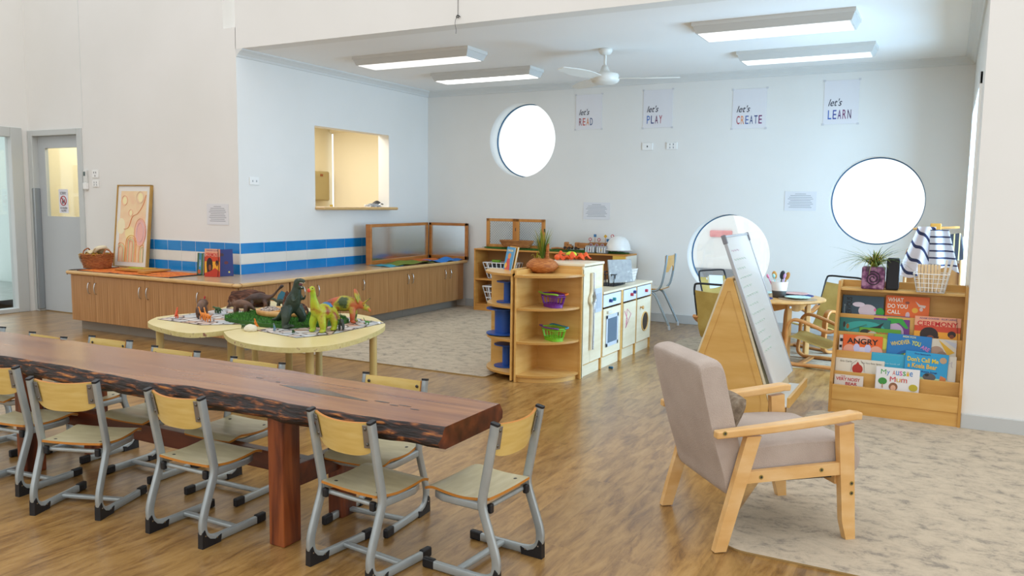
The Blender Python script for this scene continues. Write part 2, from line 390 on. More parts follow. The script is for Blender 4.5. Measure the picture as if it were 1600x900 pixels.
# glazed entry door on the entry wall
GP = mc('C4C8C6', .4)
mm = M(); x0 = XL
for (a, b) in [((-3.43, 0), (-3.30, 2.11)), ((-4.62, 0), (-4.49, 2.11)), ((-4.489, 2.0), (-3.431, 2.11)), ((-4.489, 0), (-3.431, .05))]:
    mm.box((x0-.10, a[0], a[1]), (x0+.02, b[0], b[1]), GP, .006)
d2 = struct(mm, 'door_2')
M().box((x0-.055, -4.49, .05), (x0-.045, -3.43, 2.0), GLASS).build('pane', d2)
# door in the left wall: frame, slab with glazed upper half, finger guard
mm = M()
for (a, b) in [((-3.354, 0), (-3.27, 2.085)), ((-2.45, 0), (-2.37, 2.085)), ((-3.269, 2.02), (-2.451, 2.085))]:
    mm.box((a[0], -L-.02, a[1]), (b[0], -L+.14, b[1]), GP, .006)
d1 = struct(mm, 'door_1')
yd = -L+.05
mm = M(); mm.box((-3.269, yd, .01), (-3.14, yd+.04, 2.018), GREYP); mm.box((-2.54, yd, .01), (-2.452, yd+.04, 2.018), GREYP)
mm.box((-3.139, yd, .01), (-2.541, yd+.04, 1.11), GREYP); mm.box((-3.139, yd, 1.885), (-2.541, yd+.04, 2.018), GREYP)
M_ = mm.build('door_leaf', d1)
M().box((-3.139, yd+.015, 1.111), (-2.541, yd+.022, 1.884), GLASS).build('glazing', d1)
M().box((-3.30, -L-.03, .02), (-3.255, yd, 1.43), mc('9FA6AA', .25, .5), .01).build('finger_guard', d1)
# room behind the left wall door (cream) and behind the entry door
mm = M(); mm.box((XL-.2, -1.2, 0), (-2.0, -1.1, 2.6), KW); mm.box((-2.2, -L+.16, 0), (-2.05, -1.1, 2.6), KW); mm.box((XL-.2, -L+.16, 0), (XL-.1, -1.1, 2.6), KW)
mm.box((XL-.2, -L+.16, 2.6), (-2.05, -1.1, 2.65), KW); struct(mm, 'wall_passage')
mm = M(); mm.box((-3.1, -1.25, 1.5), (-2.65, -1.2, 1.6), mc('C9B880', .6)); struct(mm, 'trim_7')
mm = M(); mm.box((-7.2, -5.6, -.1), (XL-.16, -1.4, 0), noisy('next_room_floor', [(.3, '7E8985'), (.7, 'A3AFAB')], (1, 8, 1), 3, 5, .3)); mm.box((-7.2, -1.5, 0), (XL-.16, -1.4, 3), mc('C9DAD6', .6))
struct(mm, 'floor_next_room')
mm = M(); mm.box((-5.9, -1.9, 0), (-3.9, -1.5, .62), mc('B9A48A', .5)); mm.box((-5.9, -1.92, .0), (-3.9, -1.9, .12), mc('3F7FA0', .5))
mm.build('storage_unit', label='low storage unit seen through the glass entry door at far left', cat='cabinet')
mm = M(); mm.box((-5.3, -1.75, 1.3), (-4.55, -1.7, 1.85), mc('8FA0A5', .6)); mm.box((-5.3, -1.77, 1.75), (-4.55, -1.75, 1.82), mc('17223F', .6))
mm.build('notice_board', label='grey notice board with dark blue strip behind the glass entry door', cat='board')
# papers stuck to the inside of the entry glass
mm = M()
for k in range(3):
    z = .62+k*.38
    mm.box((XL-.04, -3.98, z), (XL-.038, -3.62, z+.34), mc('D9DEDD', .7))
    for q, c_ in enumerate(['E9B9A0', 'E8D3A8', 'B8D8D0']):
        pts = [(XL-.036, -3.80+(.05+.03*q)*math.cos(R(a)), z+.08+(.1+.04*q)*math.sin(R(a))) for a in range(0, 181, 20)]
        mm.tube(pts, .007, mc(c_, .7), 5)
mm.build('paper_display', label='column of children\'s rainbow papers taped inside the glass entry door', cat='poster')
# right bay window frame
mm = M()
for (a, b) in [((-2.81, 0), (-2.75, 2.2)), ((-.98, 0), (-.92, 2.2)), ((-1.88, .0), (-1.83, 2.15)), ((-2.81, 2.12), (-.92, 2.2)), ((-2.81, 0), (-.92, .06))]:
    mm.box((W-.015, a[0], a[1]), (W+.1, b[0], b[1]), WHITE, .004)
d3 = struct(mm, 'door_3')
M().box((W+.04, -2.75, .06), (W+.046, -.98, 2.12), GLASS).build('pane', d3)
M().box((W-.035, -1.95, 1.0), (W-.015, -1.92, 1.12), mc('DDDDDD', .3), .004).build('handle', d3)
# outside ground and the car park car beyond the low round window
struct(M().box((-8, .25, -.35), (20, 30, -.30), mc('EDEDEB', .9)), 'ground_outside')
t = thing('white_van', 'white van with red tail light parked outside the lower round window', 'car', (3.15, 4.2, -.3))
mm = M(); mm.prism([(0, .35), (-4.3, .35), (-4.4, .8), (-4.35, 1.15), (-3.6, 1.35), (-3.0, 1.95), (-.3, 2.0), (-.05, 1.2)], 0, 1.7, mc('F2F4F6', .25), 'y'); mm.build('body', t)
mm = M(); mm.prism([(-.75, 1.4), (-3.15, 1.4), (-2.85, 1.85), (-.85, 1.88)], -.01, 0, mc('DCE6EA', .1), 'y'); mm.build('side_window', t)
mm = M(); mm.box((-.50, -.04, 1.13), (-.14, 0, 1.24), mc('EBA0A4', .3), .02); mm.build('tail_light', t)
mm = M(); mm.box((-.95, -.05, .35), (.03, .02, .62), mc('8A9098', .5), .03); mm.build('bumper', t)
for xx in (-1.25, -3.5):
    M().tube([(xx, -.03, .34), (xx, .2, .34)], [.33, .33], mc('202225', .7), 28).build('wheel', t)
# roller blind and towel dispenser inside the kitchen
t = thing('roller_blind', 'cream roller blind pulled down inside the kitchen beyond the hatch', 'blind', (-.9, 0, 0))
BL = mc('EADFC2', .8)
M().box((-.655, -.045, 1.02), (.66, -.04, 2.30), BL).build('fabric', t)
M().cyl((-.70, -.045, 2.30), (.69, -.045, 2.30), .03, BL).build('roller', t)
mm = M(); mm.box((-1.62, -.52, 1.33), (-1.50, -.19, 1.73), mc('A99766', .4), .02); mm.box((-1.505, -.38, 1.66), (-1.495, -.33, 1.69), mc('8A4A20', .4))
mm.build('towel_dispenser', label='tan paper towel dispenser on the kitchen wall seen through the hatch', cat='dispenser')
mm = M()
for k in range(5):
    mm.sheet(lambda u, v, k=k: (-.13+.1*u, -1.16+.22*v, 1.264+k*.006+.035*u*math.sin(v*3+k)), 4, 8, .0015, PAPER)
mm.build('paper_pile', label='loose white papers lying in the right corner of the hatch', cat='paper')
M().sheet(lambda u, v: (-.16+.1*u, -1.0+.13*v, 1.30+.04*math.sin(PI*u)*math.sin(PI*v)), 8, 8, .01, DARK).build('dark_cloth', label='small dark cloth bundled behind the white papers in the hatch', cat='cloth')
M().cyl((-.12, -1.75, 1.262), (-.12, -1.75, 1.285), .018, mc('C7A030', .4)).build('bottle_top', label='small yellow object standing on the hatch sill', cat='ornament')

# ---------------------------------------------------------------- wall fittings
def plate(name, label, cat, o, x, sz, dots, rock=None):
    # o centre on wall, x direction along the wall; faces x cross z
    X = Vector(x); Zv = Vector((0, 0, 1)); N = X.cross(Zv)
    a = math.atan2(X.y, X.x)
    t = thing(name, label, cat, o, a)
    M().box((-sz[0]/2, -.010, -sz[1]/2), (sz[0]/2, 0, sz[1]/2), WHITE, .004).build('plate', t)
    for (dx, dz, c_) in dots:
        M().box((dx-.006, -.0125, dz-.009), (dx+.006, -.0095, dz+.009), mc(c_, .4), .001, 1).build('switch', t)
    return t
G6 = 'A9ABAD'
plate('power_outlet', 'white double power outlet on the servery wall left of the hatch', 'outlet', (0.001, -3.02, 1.51), (0, 1, 0), (.12, .075), [(-.025, .0, G6), (.025, 0, G6)])
plate('wall_plate', 'blank white wall plate with one dark dot under the PLAY poster', 'outlet', (2.994, -.001, 1.985), (1, 0, 0), (.125, .08), [(0, 0, '333333')])
plate('power_outlet', 'white four-switch power outlet on back wall beside the dotted plate', 'outlet', (3.277, -.001, 1.985), (1, 0, 0), (.125, .08), [(-.02, .017, G6), (.02, .017, G6), (-.02, -.017, G6), (.02, -.017, G6)])
plate('light_switch', 'upper white light switch plate beside the door with the sorry sign', 'switch', (-2.16, -L-.001, 1.585), (1, 0, 0), (.105, .085), [(-.02, .015, '8E8E8E'), (.015, .015, '8E8E8E'), (.0, -.02, '8E8E8E')])
plate('light_switch', 'lower white light switch plate directly under the other one', 'switch', (-2.16, -L-.001, 1.482), (1, 0, 0), (.105, .075), [(-.02, .012, G6), (.02, .012, G6), (-.02, -.014, G6), (.02, -.014, G6)])
t = thing('remote_control', 'white air conditioner remote in a wall holder beside the door', 'remote', (-2.315, -L-.001, 1.52))
M().box((-.025, -.03, -.11), (.025, 0, .11), mc('D9DAD6', .4), .008).build('body', t)
M().box((-.016, -.032, .045), (.016, -.03, .09), mc('4B5B58', .3)).build('display', t)
M().box((-.028, -.036, -.1), (.028, -.0, -.03), WHITE, .006).build('holder', t)

# signs and posters on the walls
def sheetpaper(name, label, cat, c, w_, h_, x=(1, 0, 0), lines=10, curl=.0):
    X = Vector(x); a = math.atan2(X.y, X.x)
    t = thing(name, label, cat, c, a)
    m_ = M(); m_.box((-w_/2, -.003, -h_/2), (w_/2, -.001, h_/2), mc('E3E4E6', .6))
    for k in range(lines):
        z = h_*(.34-.72*k/lines); ww = w_*(.78 if k else .3)*(1-.25*((k*7) % 3)/3)
        m_.box((-ww/2, -.0036, z), (ww/2, -.003, z+h_*.022), mc('8F9399', .8))
    m_.build('sheet', t); return t, m_
for nm, lab, c, ww, hh, x_ in [('notice_sheet', 'white laminated notice on the left wall above the blue tiles', (-.295, -L-.001, 1.18), .30, .205, (1, 0, 0)),
                    ('notice_sheet', 'white laminated notice on the back wall above the toy helmet', (2.39, -.001, 1.25), .335, .2, (1, 0, 0)),
                    ('notice_sheet', 'white laminated notice on the back wall between the two lower round windows', (4.67, -.001, 1.387), .315, .2, (1, 0, 0))]:
    m_ = M(); m_.box((-ww/2, -.003, -hh/2), (ww/2, 0, hh/2), mc('DEDFE2', .35))
    for k in range(9):
        z = hh*(.36-.78*k/9); w2 = ww*(.34 if k == 0 else .8)*(1-.3*((k*5) % 3)/3)
        m_.box((-w2/2, -.0036, z), (w2/2, -.003, z+hh*.024), mc('8F9399', .8))
    m_.build(nm, label=lab, cat='notice', loc=c)
def poster(x0, x1, z0, z1, word, cols, label):
    ww = x1-x0; hh = z1-z0; m_ = M()
    m_.box((-ww/2, -.003, -hh/2), (ww/2, 0, hh/2), mc('E2E1E4', .25))
    for sx in (-1, 1):
        for sz in (-1, 1): m_.box((sx*ww/2-.012, -.0045, sz*hh/2-.01), (sx*ww/2+.012, -.003, sz*hh/2+.01), mc('CFCFD2', .3), .001)
    m_.text("let's", ww*.4, hh*.17, mc('26283A', .6), (-ww*.17, -.004, -hh*.0), shear=.35)
    n = len(word); tw = ww*(.78 if n > 5 else .14*n)
    for i, ch in enumerate(word):
        m_.text(ch, tw/n*.74, hh*.21, mc(cols[i], .6), (-ww*.38+tw*(i+.5)/n, -.004, -hh*.28))
    m_.build('poster', label=label, cat='poster', loc=((x0+x1)/2, -.001, (z0+z1)/2))
poster(2.10, 2.43, 2.20, 2.60, 'READ', ['8C2E45', 'C2574E', 'E08D52', '4F5D86'], "white wall poster reading let's READ")
poster(2.93, 3.27, 2.19, 2.61, 'PLAY', ['4A74B8', '3F4E86', '6E2A5E', 'B0455C'], "white wall poster reading let's PLAY")
poster(3.93, 4.285, 2.15, 2.565, 'CREATE', ['A93245', 'E0905A', '5B6FA8', '3C4B82', '3F4E86', '7A2A66'], "white wall poster reading let's CREATE")
poster(4.85, 5.18, 2.165, 2.60, 'LEARN', ['2E62B8', '3A4C9A', '5B2F78', '7A2A60', '4A2050'], "white wall poster reading let's LEARN")
t = thing('door_sign', 'white sign reading SORRY NO CHILDREN ALLOWED on the door glass', 'sign', (-2.845, yd+.012, 1.285))
m_ = M(); m_.box((-.085, -.003, -.135), (.085, 0, .135), mc('E4E4EA', .4))
m_.text('SORRY', .115, .032, mc('23222E', .6), (0, -.0036, .09)); m_.text('NO CHILDREN', .125, .022, mc('23222E', .6), (0, -.0036, -.078)); m_.text('ALLOWED', .09, .022, mc('23222E', .6), (0, -.0036, -.108))
m_.tube([(.052*math.cos(R(a)), -.005, .005+.052*math.sin(R(a))) for a in range(0, 360, 15)], .005, mc('B5323C', .5), 6, closed=True)
m_.tube([(-.036, -.005, .041), (.036, -.005, -.031)], .005, mc('B5323C', .5), 6)
m_.ell((-.012, -.004, .022), (.009, .001, .009), mc('23222E')); m_.box((-.022, -.0045, -.03), (-.002, -.0036, .012), mc('23222E')); m_.ell((.018, -.004, .016), (.007, .001, .007), mc('23222E')); m_.box((.011, -.0045, -.026), (.025, -.0036, .008), mc('23222E'))
m_.build('sheet', t)

# ---------------------------------------------------------------- ceiling lights and fan
def lightbox(x0, x1, y0, y1, label, on):
    t = thing('ceiling_light', label, 'light', ((x0+x1)/2, (y0+y1)/2, HC), 0, 'fluorescent lights on the bay ceiling')
    hx = (x1-x0)/2; hy = (y1-y0)/2; d = .085
    mm = M()
    mm.box((-hx, -hy, -.03), (hx, hy, -.0), mc('D2D1CC', .4))
    # tapered sides
    a = [(-hx, -hy, -.012), (hx, -hy, -.012), (hx, hy, -.012), (-hx, hy, -.012)]; b = [(-hx+.03, -hy+.03, -d), (hx-.03, -hy+.03, -d), (hx-.03, hy-.03, -d), (-hx+.03, hy-.03, -d)]
    mm.add(a+b, [[i, (i+1) % 4, 4+(i+1) % 4, 4+i] for i in range(4)]+[[7, 6, 5, 4]], mc('C9C9C5', .4))
    mm.build('housing', t, recalc=True)
    M().box((-hx+.045, -hy+.045, -d-.004), (hx-.045, hy-.045, -d), mc('F4F4F4', .4, emit=on)).build('diffuser', t)
lightbox(.76, 2.10, -2.44, -2.08, 'slim rectangular ceiling light nearest the hatch wall, first row', .62)
lightbox(.90, 2.14, -1.27, -.95, 'slim rectangular ceiling light left of the fan, nearer the back wall', 1.6)
lightbox(4.18, 5.37, -2.50, -2.08, 'slim rectangular ceiling light at right, front one of the pair', .62)
lightbox(4.22, 5.40, -1.16, -.84, 'slim rectangular ceiling light at right, nearer the back wall', .55)
t = thing('ceiling_fan', 'white three-blade ceiling fan hanging in the middle of the bay', 'fan', (3.17, -1.765, HC))
FW = mc('E2E0D8', .35)
M().lathe([(.001, 0), (.062, 0), (.065, -.02), (.05, -.045), (.03, -.055), (.001, -.055)], FW).build('canopy', t)
M().cyl((0, 0, -.05), (0, 0, -.16), .013, FW).build('downrod', t)
M().lathe([(.001, -.15), (.025, -.15), (.04, -.185), (.055, -.21), (.125, -.225), (.135, -.24), (.135, -.285), (.12, -.3), (.10, -.312), (.001, -.318)], FW, 40).build('motor', t)
for k in range(3):
    a = R(18+120*k); c_, s_ = math.cos(a), math.sin(a)
    def bl(u, v, c_=c_, s_=s_):
        r = .12+.56*u; wd = (.045+.03*math.sin(PI*min(1, u*1.1)))*(1 if u < .93 else .75); q = (v-.5)*2*wd; z = -.262+q*.2
        return (r*c_-q*s_, r*s_+q*c_, z)
    M().sheet(bl, 14, 4, .006, FW).build('blade', t)
t = thing('hook', 'small black wire hook with dangling string on the header edge', 'hook', (2.487, -L-.002, 2.80))
M().tube(smoothpath([(-.0, 0, .3), (0.0, -.005, .02), (.012, -.012, -.0), (-.012, -.014, -.012), (-.02, -.015, -.05), (-.008, -.018, -.1), (-.012, -.015, -.13)]), .0018, DARK, 6).build('string', t)
M().tube(smoothpath([(-.015, -.003, -.0), (0, -.015, .012), (.015, -.012, .008), (.018, -.003, 0)]), .004, DARK, 6).build('clip', t)
# ================================================================ counter along the left and servery walls
def handle(parent, loc, along):
    # bow handle, 'along' is the outward normal
    n = Vector(along)
    pts = smoothpath([Vector((0, 0, .055)), n*.018+Vector((0, 0, .045)), n*.026, n*.018+Vector((0, 0, -.045)), Vector((0, 0, -.055))])
    M().tube(pts, .0055, CHROME, 8).build('handle', parent, loc=loc)
def cab(label, a, b, axis, doors):
    # axis 'x': front faces -y at y=-3.87 from x=a..b ; axis 'y': front faces +x at x=.64 from y=a..b
    if axis == 'x': t = thing('base_cabinet', label, 'cabinet', (a, -3.86, 0), 0, 'low wood-grain cabinets under the counter')
    else: t = thing('base_cabinet', label, 'cabinet', (.63, a, 0), 0, 'low wood-grain cabinets under the counter')
    ln = b-a
    if axis == 'x':
        M().box((.001, .02, .10), (ln-.001, .63, .565), ZEB).build('carcass', t)
        M().box((.001, .09, 0), (ln-.001, .6, .10), mc('8E8578', .35)).build('kickboard', t)
    else:
        M().box((-.62, .001, .10), (-.02, ln-.001, .565), ZEB).build('carcass', t)
        M().box((-.6, .001, 0), (-.09, ln-.001, .10), mc('8E8578', .35)).build('kickboard', t)
    for (p, q, h) in doors:
        if axis == 'x':
            d = M().box((p-a+.0015, -.008, .105), (q-a-.0015, .018, .56), ZEB, .002, 1).build('door', t)
            if h: handle(d, (h-a, -.008, .44), (0, -1, 0))
        else:
            d = M().box((-.018, p-a+.0015, .105), (.008, q-a-.0015, .56), ZEB, .002, 1).build('door', t)
            if h: handle(d, (.008, h-a, .45), (1, 0, 0))
    return t
cab('wood-grain base cabinet at the left end, under the woven basket', -1.67, -.927, 'x', [(-1.67, -1.305, -1.37), (-1.305, -.927, -1.27)])
cab('wood-grain base cabinet under the leaning framed print', -.927, -.155, 'x', [(-.927, -.549, -.61), (-.549, -.155, -.505)])
tc_ = cab('wood-grain base cabinet at the counter corner with a red tassel on its handle', -.155, .64, 'x', [(-.155, .24, .175), (.24, .64, None)])
M().box((.777, .022, .105), (.803, .628, .56), ZEB, .002, 1).build('side_panel', tc_)
cab('narrow wood-grain base cabinet of the servery run, behind the dinosaur table', -3.205, -2.97, 'y', [(-3.205, -2.97, -3.04)])
cab('wood-grain base cabinet of the servery run, below the start of the hatch', -2.97, -2.09, 'y', [(-2.97, -2.53, -2.84), (-2.53, -2.09, -2.145)])
cab('wood-grain base cabinet of the servery run, below the end of the hatch', -2.09, -1.30, 'y', [(-2.09, -1.70, None), (-1.70, -1.30, -1.345)])
cab('wood-grain base cabinet of the servery run, beneath the hinged mirrors', -1.30, -.131, 'y', [(-1.30, -.90, -1.255), (-.90, -.51, -.57), (-.51, -.131, -.45)])
t = thing('countertop', 'L-shaped wood laminate worktop above the low cabinets', 'worktop', (0, -L, .565))
M().prism([(-1.66, -.66), (.66, -.66), (.66, 3.10), (.009, 3.10), (.009, -.01), (-1.66, -.01)], 0, .035, LAMTOP).build('worktop', t)
mm = M()
mm.tube([(-1.70, -.665, .0175), (.62, -.665, .0175)], .0185, LAMEDGE, 14); mm.tube([(.665, -.62, .0175), (.665, 3.11, .0175)], .0185, LAMEDGE, 14)
mm.box((-1.70, -.66, .0), (-1.65, -.01, .035), LAMEDGE, .008); mm.ell((.655, -.655, .0175), (.045, .04, .019), LAMEDGE)
mm.build('edge_moulding', t)
mm = M(); mm.tube([(0, 0, 0), (-.02, -.004, -.05), (-.03, -.006, -.10)], [.004, .010, .017], mc('C4203A', .7), 8)
mm.build('red_tassel', label='short red cloth tassel hanging by the corner cabinet handle', cat='tassel', loc=(.275, -3.885, .47))

# framed print
t = thing('framed_print', 'tall framed print of pastel dots and rainbows leaning on the left wall', 'picture', (-1.475, -3.335, .606), 0, rot=(R(-6.2), 0, R(3)))
w_, h_ = .5, .865
mm = M()
for (a, b) in [((-w_/2, 0), (w_/2, .012)), ((-w_/2, h_-.012), (w_/2, h_)), ((-w_/2, 0), (-w_/2+.012, h_)), ((w_/2-.012, 0), (w_/2, h_))]:
    mm.box((a[0], -.018, a[1]), (b[0], .018, b[1]), noisy('gilt_wood', [(.3, 'A37E3C'), (.7, 'BC9650')], ns=8, rough=.4), .002)
mm.build('frame', t)
M().box((-w_/2+.012, -.006, .012), (w_/2-.012, .012, h_-.012), mc('E6E3DC', .5)).build('mat_board', t)
mm = M(); x0, x1, z0, z1 = -.19, .19, .055, .80
mm.box((x0, -.008, z0), (x1, -.006, z1), noisy('print_ground', [(.3, 'EDC6A0'), (.5, 'EED2A8'), (.7, 'EBBE9A')], ns=5, rough=.6))
def ringp(cx, cz, r, c_, th=.006, lift=.0): mm.tube([(cx+r[0]*math.cos(R(a)), -.009-lift, cz+r[1]*math.sin(R(a))) for a in range(0, 360, 12)], (th, .001), mc(c_, .7), 6, closed=True, up=None)
def disc(cx, cz, rx, rz, c_, lift=0): mm.prism([(cx+rx*math.cos(2*PI*k/24), cz+rz*math.sin(2*PI*k/24)) for k in range(24)], -.0085-lift, -.008-lift, mc(c_, .6), 'y')
disc(-.13, .70, .028, .038, 'F3E6B2'); disc(.10, .735, .035, .045, 'F3E6B2'); disc(-.03, .57, .02, .026, 'F3E6B2'); disc(-.165, .43, .06, .085, 'F0E4BE'); disc(.125, .37, .075, .135, 'E9B3A6'); disc(-.03, .36, .07, .07, 'F1DDA2')
ringp(-.13, .70, (.042, .052), 'E9A98C', .004); ringp(.10, .735, (.055, .06), 'D9C2AE', .004); ringp(.125, .37, (.085, .145), 'E39A86', .005); ringp(.125, .37, (.05, .1), 'CDBFC6', .004); ringp(-.03, .57, (.03, .036), 'E9A98C', .003); 
mm.tube(smoothpath([(-.12, -.0095, .40), (-.05, -.0095, .42), (0, -.0095, .53), (.08, -.0095, .57), (.15, -.0095, .66), (.185, -.0095, .76)]), (.006, .001), mc('DD8A62', .7), 6)
for cx, ws in ((.0, (.075, .055, .038, .022)), (-.15, (.065, .045, .03)), (.175, (.05, .03))):
    for k, r_ in enumerate(ws):
        c_ = ['DFA02E', 'E39A7E', 'B7D3A0', 'E39A7E'][k] if cx == 0 else ['E49A68', 'B7D3A0', 'E39A7E'][k]
        pts = [(cx-r_, z0+.004)]+[(cx+r_*math.cos(R(a)), z0+(.2 if cx == 0 else .13)+r_*1.1*math.sin(R(a))) for a in range(180, -1, -15)]+[(cx+r_, z0+.004)]
        pts = [(min(max(x, x0+.004), x1-.004), z) for x, z in pts]
        mm.tube([(x, -.0095, z) for x, z in pts], (.006, .001), mc(c_, .7), 5)
mm.build('artwork', t)

# woven basket with cloths
t = thing('woven_basket', 'two-tone woven basket filled with cloths at the left end of counter', 'basket', (-1.665, -3.575, .608))
def weave(rb, rt_, h, m1, m2, base='8E4F22', sx=1, sy=1, split=None, N=44, rows=10):
    mm = M()
    mm.lathe([(rb*.98, 0), (rb, 0), (rb+(rt_-rb)*.6, h*.4), (rt_, h), (rt_-.004, h), (rb-.004, .004), (.001, .004)], m1, 40, sx=sx, sy=sy)
    for i in range(rows):
        f = (i+.5)/rows; z = h*f; r = rb+(rt_-rb)*min(1, f*1.2)
        pts = [(sx*(r+.002*math.sin(k*PI/2+i*PI))*math.cos(2*PI*k/N), sy*(r+.002*math.sin(k*PI/2+i*PI))*math.sin(2*PI*k/N), z) for k in range(N)]
        mm.tube(pts, h/rows*.48, m2, 5, closed=True)
    return mm
BK1 = noisy('basket_rust', [(.3, '8E4F24'), (.7, 'B06B35')], ns=40, rough=.6, bump=.6); BK2 = noisy('basket_straw', [(.3, 'A98450'), (.7, 'CDB284')], ns=60, rough=.6, bump=.6)
mm = weave(.125, .152, .15, BK1, BK1)
mm.build('body', t)
mm = M()
for i in range(10):
    z = .007+.014*i; r = .128+.035*min(1, (i+.5)/10*1.2)+.004
    a0 = 150; a1 = 262-(9-i)*6
    mm.tube([(r*math.cos(R(a)), r*math.sin(R(a)), z) for a in range(a0, int(a1), 4)], .0055, BK2, 5)
mm.build('straw_pattern', t)
for s_, c_ in ((-1, 0), (1, 0)):
    M().tube(smoothpath([(s_*.155, -.05, .13), (s_*.165, -.035, .17), (s_*.15, 0, .195), (s_*.165, .035, .17), (s_*.155, .05, .13)]), .007, BK1, 8).build('handle', t)
mm = M(); mm.sheet(lambda u, v: (-.07+.17*u, -.10+.18*v, .135+.055*u+.02*math.sin(7*u+3*v)+.02*math.sin(PI*v)), 14, 14, .008, mc('D9CCAA', .9))
mm.tube(smoothpath([(.06, -.07, .17), (.1, -.06, .2), (.12, -.02, .21), (.09, .03, .2), (.05, .02, .18)]), .02, mc('DCD0B0', .9), 10)
mm.build('beige_cloth', label='folded beige cloth lying in the woven basket', cat='cloth', loc=(-1.665, -3.575, .615))
M().sheet(lambda u, v: (-.12+.24*u, -.13+.24*v, .122+.012*math.sin(14*u)*math.cos(11*v)+.01*math.sin(23*v)), 16, 16, .006, mc('B8912E', .9)).build('mustard_cloth', label='crumpled mustard cloth under the beige one in the basket', cat='cloth', loc=(-1.665, -3.575, .622))

# orange mat on the counter
ORM = noisy('orange_patterned_cloth', [(.3, 'B03A10'), (.42, 'D9641A'), (.55, 'E58A2A'), (.62, 'C7501A'), (.7, '3A1A12')], (2, 6, 1), 6, 5, .85)
mm = M(); mm.sheet(lambda u, v: (-1.60+1.36*u, -3.845+(.47-.03*math.sin(3*u))*v+(.0 if u < .9 else .02*(u-.9)*10), .6015+.002*math.sin(20*u+6*v)), 40, 10, -.003, ORM, DARK)
for a in (0, 1):
    mm.tube([(-1.6+1.36*a+.0*k, -3.84+.46*k/8, .604) for k in range(9)], .007, DARK, 6)
mm.tube(smoothpath([(-1.62, -3.70, .605), (-1.66, -3.80, .606), (-1.685, -3.86, .603), (-1.69, -3.885, .59), (-1.69, -3.889, .56)]), .005, DARK, 6)
mm.build('orange_mat', label='long orange patterned cloth runner with black edges on the counter', cat='mat')
t = thing('puzzle_board', 'wooden puzzle board lying on the orange runner by the framed print', 'puzzle', (-1.02, -3.53, .609), R(4))
OB = noisy('puzzle_wood', [(.3, 'B0752A'), (.7, 'C68A3A')], ns=6, rough=.5)
M().box((-.24, -.13, 0), (.24, .13, .018), OB, .004).build('base', t)
mm = M(); mm.box((-.19, -.1, .018), (.1, .09, .024), mc('C9962F', .6), .003); mm.box((-.13, -.06, .024), (.02, -.01, .03), mc('9DBB3A', .6), .003); mm.build('puzzle_pieces', t)
M().box((-.05, -.045, 0), (.05, .035, .028), OB, .006).build('wooden_block', label='small orange wooden block at the front corner of puzzle board', cat='block', loc=(-.74, -3.72, .608))

# ---------------------------------------------------------------- books: w (x) by h (z), front faces -y, origin bottom centre
def book(label, loc, w_, h_, th, col, items=(), rotz=0, lean=0, roll=0, group=None, back=None, pages='E4DECB', name='picture_book', spiral=False):
    m_ = M(); pc = mc(pages, .8); cc = mc(col, .35); bc = mc(back or col, .4)
    m_.box((-w_/2+.003, .0015, .003), (w_/2-.003, th-.0015, h_-.003), pc)
    m_.box((-w_/2, 0, 0), (w_/2, .002, h_), cc, .0008, 1); m_.box((-w_/2, th-.002, 0), (w_/2, th, h_), bc, .0008, 1); m_.box((-w_/2, 0, 0), (-w_/2+.003, th, h_), cc)
    z_ = .0003; k = 0
    for it in items:
        k += 1; y = -.0002*k-.0002
        P = lambda fx, fz: (-w_/2+fx*w_, fz*h_)
        if it[0] == 'e':
            cx, cz = P(it[1], it[2]); m_.prism([(cx+it[3]*w_*math.cos(2*PI*q/24), cz+it[4]*h_*math.sin(2*PI*q/24)) for q in range(24)], y, 0, mc(it[5], .4), 'y')
        elif it[0] == 'r':
            a = P(it[1], it[2]); b = P(it[3], it[4]); m_.box((a[0], y, a[1]), (b[0], 0, b[1]), mc(it[5], .4))
        elif it[0] == 'p':
            m_.prism([P(*q) for q in it[1]], y, 0, mc(it[2], .4), 'y')
        elif it[0] == 'g':
            a = P(it[1], it[2]); b = P(it[3], it[4]); m_.box((a[0], y, a[1]), (b[0], 0, b[1]), it[5])
        elif it[0] == 't':
            cx, cz = P(it[2], it[3]); an = R(it[7]) if len(it) > 7 else 0
            m_.text(it[1], it[4]*w_, it[5]*h_ if it[5] else None, mc(it[6], .5), (cx, y, cz), (math.cos(an), 0, math.sin(an)), (-math.sin(an), 0, math.cos(an)), .0002, bold=.0 if len(it[1]) == 1 else .022)
        elif it[0] == 'l':
            m_.tube([(P(*q)[0], y, P(*q)[1]) for q in it[1]], (it[3], .0008), mc(it[2], .5), 6)
    if spiral:
        for q in range(int(h_/.012)):
            zz = .008+q*.012
            m_.tube([(-w_/2-.004+.006*math.cos(R(a)), th/2+(th/2+.003)*math.sin(R(a)), zz) for a in range(0, 360, 45)], .0012, DARK, 5, closed=True)
    o = m_.build(name, label=label, cat='book', group=group, loc=loc)
    o.rotation_euler = (R(lean), R(roll), R(rotz)) ; return o
CER = [('r', 0, 0, 1, .55, 'E8A02A'), ('r', 0, .72, 1, 1, 'E0A080'), ('t', 'ADAM GOODES · ELLIE LAING', .5, .94, .8, .045, '4A3A78'), ('t', 'CEREMONY', .5, .79, .88, .14, 'C4101A'),
       ('e', .33, .46, .2, .22, '2A140E'), ('p', [(.13, .42), (.18, .15), (.5, .15), (.55, .42)], '2A140E'), ('e', .36, .33, .09, .11, '8A4A2A'), ('e', .82, .5, .09, .1, '2A140E'), ('e', .82, .44, .05, .06, '7A3A1E'),
       ('p', [(0, 0), (0, .12), (.4, .2), (.7, .32), (1, .2), (1, 0)], 'B8321C'), ('l', [(.9, 0), (.95, .4), (.9, 1)], '4A2A1A', .006)]
